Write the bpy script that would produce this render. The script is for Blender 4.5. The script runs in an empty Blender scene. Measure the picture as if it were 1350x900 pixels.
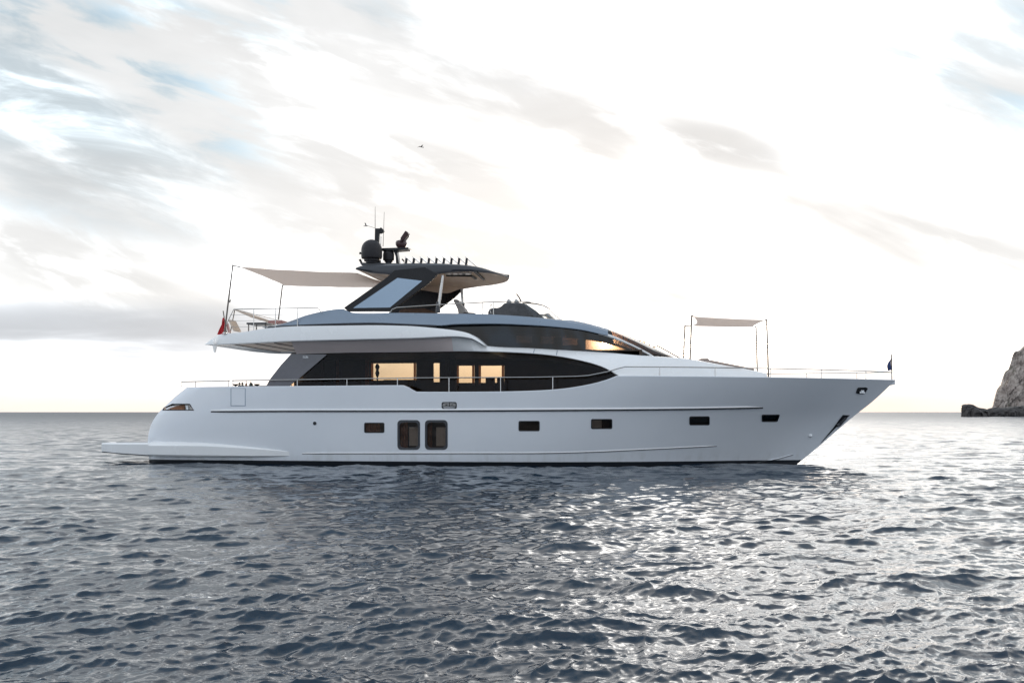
import bpy, bmesh, math, random
import numpy as np
from mathutils import Vector, Matrix
from mathutils.bvhtree import BVHTree

random.seed(7)
rng = np.random.default_rng(11)
R = math.radians
scene = bpy.context.scene
C = scene.collection

# ------------------------------------------------------------------ camera
CAM_H = 1.90
F_PX = 1312.5                       # focal length in photo pixels (35 mm on 36 mm, 1350 px wide)
cam_d = bpy.data.cameras.new('camera')
cam_d.lens = 35.0
cam_d.sensor_width = 36.0
cam_d.shift_y = 93.0 / 1350.0       # horizon lies below the middle of the frame
cam_d.clip_start = 0.1
cam_d.clip_end = 60000
cam = bpy.data.objects.new('camera', cam_d)
cam.location = (0, 0, CAM_H)
cam.rotation_euler = (R(90), 0, 0)
C.objects.link(cam)
scene.camera = cam
scene.view_settings.view_transform = 'Standard'
scene.view_settings.look = 'None'
scene.view_settings.exposure = 0.18
scene.view_settings.gamma = 1.0
scene.view_settings.use_curve_mapping = False
scene.render.engine = 'CYCLES'
scene.cycles.max_bounces = 10
scene.cycles.transparent_max_bounces = 16
scene.cycles.sample_clamp_indirect = 6.0

SUN_AZ, SUN_EL = R(5.2), R(3.9)     # azimuth right of the view axis (+Y), elevation
SUN_DIR = Vector((math.sin(SUN_AZ) * math.cos(SUN_EL), math.cos(SUN_AZ) * math.cos(SUN_EL), math.sin(SUN_EL)))


# ------------------------------------------------------------------ node helper
class NT:
    def __init__(s, tree):
        s.t = tree
        s.n = tree.nodes
        s.l = tree.links

    def new(s, typ, **kw):
        nd = s.n.new(typ)
        for k, v in kw.items():
            setattr(nd, k, v)
        return nd

    def put(s, sock, v):
        if isinstance(v, bpy.types.NodeSocket):
            s.l.new(v, sock)
        elif v is not None:
            sock.default_value = v

    def m(s, op, a, b=None, c=None, clamp=False):
        nd = s.new('ShaderNodeMath', operation=op)
        nd.use_clamp = clamp
        s.put(nd.inputs[0], a)
        if b is not None: s.put(nd.inputs[1], b)
        if c is not None: s.put(nd.inputs[2], c)
        return nd.outputs[0]

    def vm(s, op, a, b=None):
        nd = s.new('ShaderNodeVectorMath', operation=op)
        s.put(nd.inputs[0], a)
        if b is not None: s.put(nd.inputs[1], b)
        return nd.outputs['Value'] if op in ('DOT_PRODUCT', 'LENGTH', 'DISTANCE') else nd.outputs[0]

    def sep(s, v):
        nd = s.new('ShaderNodeSeparateXYZ')
        s.put(nd.inputs[0], v)
        return nd.outputs

    def comb(s, x, y, z=0.0):
        nd = s.new('ShaderNodeCombineXYZ')
        for i, v in enumerate((x, y, z)): s.put(nd.inputs[i], v)
        return nd.outputs[0]

    def noise(s, vec, scale, detail=6, rough=0.55, dist=0.0):
        nd = s.new('ShaderNodeTexNoise')
        s.put(nd.inputs['Vector'], vec)
        nd.inputs['Scale'].default_value = scale
        nd.inputs['Detail'].default_value = detail
        nd.inputs['Roughness'].default_value = rough
        nd.inputs['Distortion'].default_value = dist
        return nd.outputs[0]

    def ss(s, v, a, b, lo=0.0, hi=1.0):
        nd = s.new('ShaderNodeMapRange', interpolation_type='SMOOTHSTEP')
        s.put(nd.inputs['Value'], v)
        nd.inputs['From Min'].default_value = a
        nd.inputs['From Max'].default_value = b
        nd.inputs['To Min'].default_value = lo
        nd.inputs['To Max'].default_value = hi
        return nd.outputs[0]

    def mix(s, f, a, b):
        nd = s.new('ShaderNodeMix', data_type='RGBA')
        s.put(nd.inputs[0], f)
        s.put(nd.inputs[6], a if isinstance(a, bpy.types.NodeSocket) else (*a, 1))
        s.put(nd.inputs[7], b if isinstance(b, bpy.types.NodeSocket) else (*b, 1))
        return nd.outputs[2]

    def scale(s, col, f):
        nd = s.new('ShaderNodeVectorMath', operation='SCALE')
        s.put(nd.inputs[0], col)
        s.put(nd.inputs['Scale'], f)
        return nd.outputs[0]


# ------------------------------------------------------------------ world: evening sky with a bright veil of cloud
SKY = 0.10
world = bpy.data.worlds.new('World')
scene.world = world
world.use_nodes = True
w = NT(world.node_tree)
for nd in list(w.n): w.n.remove(nd)
sky = w.new('ShaderNodeTexSky', sky_type='NISHITA')
sky.sun_disc = False
sky.sun_elevation = SUN_EL
sky.sun_rotation = SUN_AZ
sky.altitude = 5
sky.air_density = 1.0
sky.dust_density = 1.5
tc = w.new('ShaderNodeTexCoord')
d = w.vm('NORMALIZE', tc.outputs['Generated'])
dx, dy, dz = w.sep(d)
dyc = w.m('MAXIMUM', dy, 0.15)
tx = w.m('DIVIDE', dx, dyc)         # tangent coordinates of the direction, forward sky
tz = w.m('DIVIDE', dz, dyc)
front = w.ss(dy, 0.05, 0.55)
el = w.m('MAXIMUM', dz, 0.0)
streak = w.comb(tx, w.m('MULTIPLY', w.m('MULTIPLY_ADD', tx, 0.30, tz), 3.4), 0.0)
n1 = w.noise(streak, 4.2, 8, 0.58, 0.5)
n2 = w.noise(w.vm('ADD', streak, (3.1, 1.7, 0.4)), 9.0, 6, 0.55, 0.3)
flat = w.comb(w.m('MULTIPLY', tx, 1.0), w.m('MULTIPLY', tz, 7.0), 2.0)
n3 = w.noise(flat, 3.6, 5, 0.5, 0.2)
n4 = w.noise(w.vm('ADD', streak, (-2.3, 5.2, 1.4)), 2.2, 5, 0.5, 0.4)


def blob(cx, cz, rx, rz, slope=0.0, soft=1.0):
    """soft elliptical region of the sky, photo pixel numbers turned into directions"""
    X, Z = (cx - 675) / F_PX, (543 - cz) / F_PX
    ax = w.m('SUBTRACT', tx, X)
    az = w.m('SUBTRACT', w.m('SUBTRACT', tz, Z), w.m('MULTIPLY', ax, slope))
    q = w.m('ADD', w.m('POWER', w.m('ABSOLUTE', w.m('DIVIDE', ax, rx / F_PX)), 2.0),
            w.m('POWER', w.m('ABSOLUTE', w.m('DIVIDE', az, rz / F_PX)), 2.0))
    return w.ss(q, 0.0, 1.0 + soft, 1.0, 0.0)


def hmix(f, a, c):
    """harmonic blend: the darker of two skies wins, as a cloud in front of a glare does"""
    ia = w.vm('DIVIDE', (1, 1, 1), a)
    ic = tuple(1.0 / x for x in c) if isinstance(c, tuple) else w.vm('DIVIDE', (1, 1, 1), c)
    return w.vm('DIVIDE', (1, 1, 1), w.mix(f, ia, ic))


def mx(*a):
    o = a[0]
    for b in a[1:]: o = w.m('MAXIMUM', o, b)
    return o


# base: white veil, warmer towards the horizon, brightest towards the sun
horizon = w.mix(w.ss(el, 0.0, 0.16), (0.86, 0.76, 0.68), (0.95, 0.94, 0.93))
zenith = w.mix(w.ss(el, 0.36, 0.68), horizon, (0.22, 0.34, 0.50))
back = w.mix(w.ss(el, 0.0, 0.5), (1.10, 1.29, 1.58), (0.80, 1.02, 1.36))
base = w.mix(front, back, zenith)
# glow of the low sun behind the thin cloud
sdot = w.vm('DOT_PRODUCT', d, tuple(SUN_DIR))
ang = w.m('ARCCOSINE', w.m('MINIMUM', sdot, 0.9999999))
halo = w.m('MULTIPLY', w.m('EXPONENT', w.m('MULTIPLY', ang, -1.0 / R(38))), 9.5)
halo = w.m('MULTIPLY', halo, w.ss(el, 0.0, 0.17, 0.03, 1.0))
halo = w.m('MULTIPLY', halo, w.ss(el, 0.32, 0.60, 1.0, 0.05))
def gauss(rad, amp):
    return w.m('MULTIPLY', w.m('EXPONENT', w.m('MULTIPLY', w.m('POWER', w.m('DIVIDE', ang, R(rad)), 2.0), -1.0)), amp)


base = w.vm('ADD', base, w.scale(w.mix(w.ss(tx, -0.55, 0.05), (0.84, 0.95, 1.04), (1.0, 0.955, 0.89)), halo))
# blue-grey openings in the upper corners
e_blue = mx(blob(40, 110, 270, 150, -0.30), w.m('MULTIPLY', blob(1330, 40, 190, 150), 0.6), w.m('MULTIPLY', blob(330, 0, 260, 60), 0.6))
gap = w.m('MULTIPLY', e_blue, w.ss(n1, 0.31, 0.53))
lit = w.m('MULTIPLY', w.ss(n2, 0.46, 0.68), 0.7)
gap = w.m('MULTIPLY', gap, w.m('SUBTRACT', 1.0, lit), clamp=True)
blue = w.mix(w.ss(n4, 0.35, 0.65), (0.52, 0.59, 0.635), (0.32, 0.425, 0.51))
col = hmix(w.m('MULTIPLY', gap, 0.95), base, blue)
# soft grey cloud bellies
e_grey = mx(w.m('MULTIPLY', blob(590, 85, 210, 50, -0.42), 0.75), blob(955, 192, 95, 30, -0.24, 0.6),
            w.m('MULTIPLY', blob(300, 275, 400, 65, -0.14), 0.8), w.m('MULTIPLY', blob(560, 245, 230, 40, -0.16), 0.55),
            w.m('MULTIPLY', blob(1220, 60, 220, 70), 0.5), w.m('MULTIPLY', blob(240, 400, 90, 14), 0.3))
grey = mx(w.m('MULTIPLY', e_grey, w.ss(n1, 0.30, 0.62), clamp=True), w.m('MULTIPLY', blob(952, 192, 105, 32, -0.24, 0.5), w.ss(n2, 0.2, 0.5, 0.0, 0.86)))
col = hmix(w.m('MULTIPLY', grey, 0.95), col, (0.60, 0.612, 0.625))
veil = w.m('MULTIPLY', w.m('MULTIPLY', w.ss(n4, 0.34, 0.58), w.ss(n2, 0.26, 0.56)), w.ss(el, 0.03, 0.12))
col = hmix(w.m('MULTIPLY', veil, 0.97), col, (0.80, 0.803, 0.806))
# low stratus bank on the left
bank = w.m('MULTIPLY', mx(blob(90, 441, 350, 46, 0.0, 0.5), w.m('MULTIPLY', blob(130, 490, 300, 12), 0.35)), w.ss(n3, 0.15, 0.5))
col = hmix(w.m('MULTIPLY', bank, 0.95), col, (0.53, 0.565, 0.615))
# general faint mottling of the veil, all around the dome
nd3 = w.noise(w.comb(dx, dy, w.m('MULTIPLY', dz, 3.0)), 3.0, 6, 0.55, 0.4)
col = w.scale(col, w.ss(nd3, 0.3, 0.7, 0.90, 1.08))
col = w.vm('ADD', col, w.vm('ADD', w.scale((1.0, 0.86, 0.66), gauss(0.62, 420.0)), w.scale((1.0, 0.60, 0.26), gauss(1.6, 26.0))))
# clouds are laid over the clear sky
cov = 0.93
tot = w.vm('ADD', w.scale(sky.outputs[0], 1.0 - cov), w.scale(col, cov / SKY))
bg = w.new('ShaderNodeBackground')
w.put(bg.inputs['Color'], tot)
bg.inputs['Strength'].default_value = SKY
out = w.new('ShaderNodeOutputWorld')
w.l.new(bg.outputs[0], out.inputs['Surface'])
world.cycles.sampling_method = 'MANUAL'
world.cycles.sample_map_resolution = 2048

# ------------------------------------------------------------------ sun lamp
sun_d = bpy.data.lights.new('sun', 'SUN')
sun_d.energy = 2.2
sun_d.angle = R(0.5)
sun_d.color = (1.0, 0.80, 0.58)
sun = bpy.data.objects.new('sun', sun_d)
sun.rotation_euler = (-SUN_DIR).to_track_quat('-Z', 'Y').to_euler()
sun.location = (0, 0, 60)
C.objects.link(sun)


# ------------------------------------------------------------------ materials
def mat(name, col, rough=0.5, metal=0.0, spec=0.5, coat=0.0, vary=0.06, vscale=1.5, bump=0.0, bscale=40.0):
    m = bpy.data.materials.new(name)
    m.use_nodes = True
    t = NT(m.node_tree)
    b = t.n['Principled BSDF']
    tcn = t.new('ShaderNodeTexCoord')
    if vary > 0:
        nz = t.noise(tcn.outputs['Object'], vscale, 5, 0.6)
        lo = tuple(max(0, c * (1 - vary)) for c in col)
        hi = tuple(min(1, c * (1 + vary)) for c in col)
        t.put(b.inputs['Base Color'], t.mix(t.ss(nz, 0.3, 0.7), lo, hi))
        nr = t.noise(tcn.outputs['Object'], vscale * 2.3, 4, 0.6)
        t.put(b.inputs['Roughness'], t.ss(nr, 0.3, 0.7, max(0.02, rough * 0.85), min(1, rough * 1.15)))
    else:
        b.inputs['Base Color'].default_value = (*col, 1)
        b.inputs['Roughness'].default_value = rough
    b.inputs['Metallic'].default_value = metal
    b.inputs['Specular IOR Level'].default_value = spec
    b.inputs['Coat Weight'].default_value = coat
    b.inputs['Coat Roughness'].default_value = 0.06
    if bump > 0:
        bp = t.new('ShaderNodeBump')
        bp.inputs['Strength'].default_value = bump
        bp.inputs['Distance'].default_value = 0.02
        t.put(bp.inputs['Height'], t.noise(tcn.outputs['Object'], bscale, 4, 0.6))
        t.put(b.inputs['Normal'], bp.outputs[0])
    return m


def glass_mat(name, tint, film=(0.1, 0.1, 0.1), film_amt=0.0, rough=0.02, refl=1.0):
    """tinted pane: dark transmission, fresnel reflection and, where wanted, an added light-scattering film"""
    m = bpy.data.materials.new(name)
    m.use_nodes = True
    t = NT(m.node_tree)
    for nd in list(t.n): t.n.remove(nd)
    tr = t.new('ShaderNodeBsdfTransparent')
    tr.inputs[0].default_value = (*tint, 1)
    gl = t.new('ShaderNodeBsdfGlossy')
    gl.inputs['Roughness'].default_value = rough
    fr = t.new('ShaderNodeFresnel')
    fr.inputs['IOR'].default_value = 1.5
    sh = tr.outputs[0]
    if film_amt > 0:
        tl = t.new('ShaderNodeBsdfRefraction')       # added film that spreads the sun's glow across the pane
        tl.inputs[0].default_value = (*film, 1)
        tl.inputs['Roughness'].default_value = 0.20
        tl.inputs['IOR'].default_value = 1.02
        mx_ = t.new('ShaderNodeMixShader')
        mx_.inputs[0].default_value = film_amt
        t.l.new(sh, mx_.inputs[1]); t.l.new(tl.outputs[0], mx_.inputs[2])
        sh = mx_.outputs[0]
    m2 = t.new('ShaderNodeMixShader')
    t.put(m2.inputs[0], t.m('MULTIPLY', fr.outputs[0], refl, clamp=True))
    t.l.new(sh, m2.inputs[1]); t.l.new(gl.outputs[0], m2.inputs[2])
    o = t.new('ShaderNodeOutputMaterial')
    t.l.new(m2.outputs[0], o.inputs[0])
    return m


def hull_mat():
    m = bpy.data.materials.new('hull_paint')
    m.use_nodes = True
    t = NT(m.node_tree)
    b = t.n['Principled BSDF']
    tcn = t.new('ShaderNodeTexCoord')
    nz = t.noise(tcn.outputs['Object'], 0.35, 5, 0.6)
    c = t.mix(t.ss(nz, 0.3, 0.7), (0.70, 0.725, 0.755), (0.74, 0.76, 0.785))
    z = t.sep(tcn.outputs['Object'])[2]
    st = t.noise(t.vm('MULTIPLY', tcn.outputs['Object'], (3.0, 3.0, 0.25)), 1.0, 4, 0.6)
    grime = t.m('MULTIPLY', t.ss(z, 0.15, 0.75, 0.25, 0.0), t.ss(st, 0.45, 0.7))
    c = t.mix(grime, c, (0.42, 0.42, 0.38))
    anti = t.ss(z, 0.135, 0.145, 1.0, 0.0)               # dark boot top and antifouling paint
    c = t.mix(anti, c, (0.012, 0.014, 0.018))
    t.put(b.inputs['Base Color'], c)
    b.inputs['Roughness'].default_value = 0.28
    b.inputs['Coat Weight'].default_value = 0.6
    b.inputs['Coat Roughness'].default_value = 0.08
    return m


def canvas_mat(ca=(0.72, 0.65, 0.60), cb_=(0.85, 0.77, 0.71)):
    m = mat('taupe_canvas', ca, 0.9, vary=0.06, vscale=3, bump=0.25, bscale=60)
    t = NT(m.node_tree); b = t.n['Principled BSDF']
    tl = t.new('ShaderNodeBsdfTranslucent'); tl.inputs[0].default_value = (*cb_, 1)
    mx_ = t.new('ShaderNodeMixShader'); mx_.inputs[0].default_value = 0.72
    t.l.new(b.outputs[0], mx_.inputs[1]); t.l.new(tl.outputs[0], mx_.inputs[2])
    t.l.new(mx_.outputs[0], t.n['Material Output'].inputs[0])
    return m


M = dict(
    hull=hull_mat(),
    white=mat('white_gelcoat', (0.80, 0.80, 0.79), 0.25, coat=0.4, vary=0.02, vscale=0.5),
    fascia=mat('shade_toned_gelcoat', (0.74, 0.64, 0.61), 0.35, vary=0.05, vscale=0.7),  # white gelcoat toned down, its shade is put into the colour
    grey=mat('metallic_grey_paint', (0.21, 0.26, 0.32), 0.32, metal=0.3, coat=0.3, vary=0.04, vscale=0.8),
    dark=mat('dark_grey_paint', (0.035, 0.037, 0.043), 0.38, coat=0.1, vary=0.15, vscale=1.2),
    black=mat('black_gloss', (0.010, 0.010, 0.012), 0.3, spec=0.3, vary=0.1),
    soffit=mat('beige_soffit', (0.82, 0.66, 0.54), 0.45, vary=0.05),
    wood=mat('teak_deck', (0.36, 0.24, 0.14), 0.6, vary=0.2, vscale=6),
    steel=mat('polished_steel', (0.52, 0.50, 0.47), 0.22, metal=1.0, vary=0.08, vscale=3),
    pole=mat('bronze_pole', (0.16, 0.14, 0.12), 0.4, metal=0.5, vary=0.15, vscale=4),
    canvas=canvas_mat(),
    cushion=mat('taupe_cushion', (0.34, 0.28, 0.25), 0.9, vary=0.12, vscale=6, bump=0.3),
    greyfab=mat('grey_cover_cloth', (0.085, 0.085, 0.09), 0.85, vary=0.2, vscale=5, bump=0.4, bscale=14),
    ltfab=mat('light_grey_upholstery', (0.42, 0.42, 0.42), 0.8, vary=0.1, vscale=6),
    brown=mat('brown_leather', (0.11, 0.065, 0.045), 0.5, vary=0.2, vscale=6),
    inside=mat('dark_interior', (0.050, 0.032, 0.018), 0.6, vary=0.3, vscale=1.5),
    rubber=mat('black_rubber', (0.010, 0.011, 0.014), 0.5, vary=0.1),
    red=mat('red_bunting', (0.50, 0.03, 0.04), 0.85, vary=0.15, vscale=8),
    bluefab=mat('blue_bunting', (0.03, 0.05, 0.14), 0.85, vary=0.15, vscale=8),
    dome=mat('dark_radome', (0.026, 0.024, 0.026), 0.5, spec=0.25, vary=0.15, vscale=3),
    maroon=mat('maroon_radome', (0.07, 0.035, 0.035), 0.4, vary=0.15, vscale=4),
    archglass=mat('mirror_tint_glass', (0.22, 0.29, 0.37), 0.12, metal=0.75, coat=0.5, vary=0.03, vscale=0.6),
    sglass=glass_mat('smoked_saloon_glass', (0.62, 0.46, 0.30), refl=0.30),
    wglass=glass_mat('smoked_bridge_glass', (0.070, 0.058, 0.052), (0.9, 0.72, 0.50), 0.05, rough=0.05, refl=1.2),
    wsglass=glass_mat('smoked_windshield_glass', (0.15, 0.115, 0.10), refl=0.8),
    pane=glass_mat('hull_window_glass', (0.80, 0.76, 0.72), refl=0.9),
    clear=glass_mat('clear_windscreen', (0.80, 0.83, 0.84), refl=1.0),
    curtain=mat('brown_curtain', (0.22, 0.10, 0.05), 0.8, vary=0.3, vscale=9),
    blind=mat('grey_blind', (0.55, 0.52, 0.50), 0.8, vary=0.05),
    white_mark=mat('white_lettering', (0.85, 0.87, 0.88), 0.4, vary=0.0),
    leaf=mat('dark_leaf', (0.035, 0.06, 0.025), 0.6, vary=0.3, vscale=9),
    bottle=mat('dark_bottle_glass', (0.02, 0.03, 0.02), 0.1, vary=0.1),
)


# ------------------------------------------------------------------ mesh helpers
class MB:
    """collects shapes and links them as ONE mesh object"""
    def __init__(s):
        s.v, s.f, s.mi, s.mats = [], [], [], []

    def mid(s, m):
        if m not in s.mats: s.mats.append(m)
        return s.mats.index(m)

    def add(s, verts, faces, m):
        o = len(s.v)
        s.v += [tuple(map(float, p)) for p in verts]
        s.f += [tuple(i + o for i in f) for f in faces]
        s.mi += [s.mid(m)] * len(faces)
        return s

    def grid(s, G, m, closed=False):
        """G[i][j] points; closed joins the last column to the first"""
        ni, nj = len(G), len(G[0])
        fs = []
        for i in range(ni - 1):
            for j in range(nj if closed else nj - 1):
                k = (j + 1) % nj
                fs.append((i * nj + j, i * nj + k, (i + 1) * nj + k, (i + 1) * nj + j))
        return s.add([p for row in G for p in row], fs, m)

    def ngon(s, pts, m):
        return s.add(pts, [tuple(range(len(pts)))], m)

    def prism(s, a, b, m, m_side=None):
        n = len(a)
        s.add(list(a) + list(b), [tuple(range(n))[::-1], tuple(range(n, 2 * n))], m)
        s.add(list(a) + list(b), [(i, (i + 1) % n, n + (i + 1) % n, n + i) for i in range(n)], m_side or m)
        return s

    def ring(s, A, B, m):
        n = len(A)
        return s.add(list(A) + list(B), [(i, (i + 1) % n, n + (i + 1) % n, n + i) for i in range(n)], m)

    def box(s, c, h, m, rz=0.0, ry=0.0):
        vs = []
        for sx in (-1, 1):
            for sy in (-1, 1):
                for sz in (-1, 1):
                    p = Vector((sx * h[0], sy * h[1], sz * h[2]))
                    if ry: p.rotate(Matrix.Rotation(ry, 3, 'Y'))
                    if rz: p.rotate(Matrix.Rotation(rz, 3, 'Z'))
                    vs.append(p + Vector(c))
        return s.add(vs, [(0, 1, 3, 2), (4, 6, 7, 5), (0, 4, 5, 1), (2, 3, 7, 6), (0, 2, 6, 4), (1, 5, 7, 3)], m)

    def tube(s, pts, r, m, n=8, r_end=None):
        P = [Vector(p) for p in pts]
        G = []
        for i, p in enumerate(P):
            a = P[max(0, i - 1)]; b = P[min(len(P) - 1, i + 1)]
            t = (b - a).normalized()
            up = Vector((0, 0, 1)) if abs(t.z) < 0.9 else Vector((1, 0, 0))
            x = t.cross(up).normalized(); y = x.cross(t)
            rr = r if r_end is None else r + (r_end - r) * i / (len(P) - 1)
            G.append([p + (x * math.cos(k * 2 * math.pi / n) + y * math.sin(k * 2 * math.pi / n)) * rr for k in range(n)])
        s.grid(G, m, closed=True)
        s.ngon(G[0][::-1], m); s.ngon(G[-1], m)
        return s

    def lathe(s, c, prof, m, n=24):
        G = [[(c[0] + r * math.cos(k * 2 * math.pi / n), c[1] + r * math.sin(k * 2 * math.pi / n), c[2] + z) for k in range(n)] for r, z in prof]
        s.grid(G, m, closed=True)
        s.ngon(G[0][::-1], m); s.ngon(G[-1], m)
        return s

    def build(s, name, parent=None, sharp=32, weld=True, bevel=0.0):
        me = bpy.data.meshes.new(name)
        me.from_pydata(s.v, [], s.f)
        for m in s.mats: me.materials.append(m)
        me.polygons.foreach_set('material_index', s.mi)
        bm = bmesh.new(); bm.from_mesh(me)
        if weld: bmesh.ops.remove_doubles(bm, verts=bm.verts, dist=0.0004)
        bmesh.ops.recalc_face_normals(bm, faces=bm.faces)
        bm.to_mesh(me); bm.free()
        me.polygons.foreach_set('use_smooth', [True] * len(me.polygons))
        me.set_sharp_from_angle(angle=R(sharp))
        o = bpy.data.objects.new(name, me)
        C.objects.link(o)
        if parent is not None: o.parent = parent
        if bevel > 0:
            bv = o.modifiers.new('bevel', 'BEVEL'); bv.width = bevel; bv.segments = 2; bv.limit_method = 'ANGLE'
        return o


def tag(o, label=None, cat=None, group=None, kind=None):
    if label: o['label'] = label
    if cat: o['category'] = cat
    if group: o['group'] = group
    if kind: o['kind'] = kind
    return o


def empty(name, loc=(0, 0, 0), rz=0.0):
    o = bpy.data.objects.new(name, None)
    o.location = loc; o.rotation_euler = (0, 0, rz)
    o.empty_display_size = 0.3
    C.objects.link(o)
    return o


def pchip(xs, ys):
    xs = np.asarray(xs, float); ys = np.asarray(ys, float)
    h = np.diff(xs); dl = np.diff(ys) / h
    m = np.zeros_like(xs)
    for i in range(1, len(xs) - 1):
        if dl[i - 1] * dl[i] > 0:
            w1 = 2 * h[i] + h[i - 1]; w2 = h[i] + 2 * h[i - 1]
            m[i] = (w1 + w2) / (w1 / dl[i - 1] + w2 / dl[i])
    m[0], m[-1] = dl[0], dl[-1]

    def f(x):
        x = min(max(x, xs[0]), xs[-1])
        i = min(max(int(np.searchsorted(xs, x)) - 1, 0), len(h) - 1)
        t = (x - xs[i]) / h[i]
        return float((2 * t**3 - 3 * t**2 + 1) * ys[i] + (t**3 - 2 * t**2 + t) * h[i] * m[i]
                     + (-2 * t**3 + 3 * t**2) * ys[i + 1] + (t**3 - t**2) * h[i] * m[i + 1])
    return f


def lerp(a, b, t): return a + (b - a) * t
def sstep(t): t = min(max(t, 0), 1); return t * t * (3 - 2 * t)
def noise1(x, s=0.0): return math.sin(x * 1.7 + s) * 0.5 + math.sin(x * 3.9 + s * 2.1) * 0.3 + math.sin(x * 8.3 + s * 3.3) * 0.2


# ------------------------------------------------------------------ sea: spectral waves on a ring-shaped sheet that thins out towards the horizon
def wave_tile(N, L, lam_peak, hs, wind, spread, seed, lam_min, pw=3.6):
    g = np.random.default_rng(seed)
    k1 = np.fft.fftfreq(N, L / N) * 2 * np.pi
    kx, ky = np.meshgrid(k1, k1, indexing='xy')
    k = np.hypot(kx, ky); k[0, 0] = 1e-6
    kp = 2 * np.pi / lam_peak
    S = np.exp(-0.9 * (kp / k) ** 2) / k ** pw
    th = np.arctan2(ky, kx) - wind
    S *= (np.abs(np.cos(th)) ** spread + 0.06)
    S *= np.exp(-(k * lam_min / (2 * np.pi)) ** 2)
    S[0, 0] = 0
    H = np.sqrt(S) * (g.normal(size=(N, N)) + 1j * g.normal(size=(N, N)))
    hh = np.fft.ifft2(H).real
    f = hs / (4 * hh.std())
    H *= f
    return dict(N=N, L=L, H=H, kx=kx, ky=ky, k=k)


def tile_fields(T, lam_cut):
    W = np.exp(-(T['k'] * lam_cut / (2 * np.pi)) ** 4)
    H = T['H'] * W
    z = np.fft.ifft2(H).real
    ddx = np.fft.ifft2(1j * T['kx'] / T['k'] * H).real
    ddy = np.fft.ifft2(1j * T['ky'] / T['k'] * H).real
    return z, ddx, ddy


def sample(F, L, x, y):
    N = F.shape[0]
    u = (x / L * N) % N; v = (y / L * N) % N
    i0 = np.floor(u).astype(int) % N; j0 = np.floor(v).astype(int) % N
    i1 = (i0 + 1) % N; j1 = (j0 + 1) % N
    fu = u - np.floor(u); fv = v - np.floor(v)
    return (F[j0, i0] * (1 - fu) + F[j0, i1] * fu) * (1 - fv) + (F[j1, i0] * (1 - fu) + F[j1, i1] * fu) * fv


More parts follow.
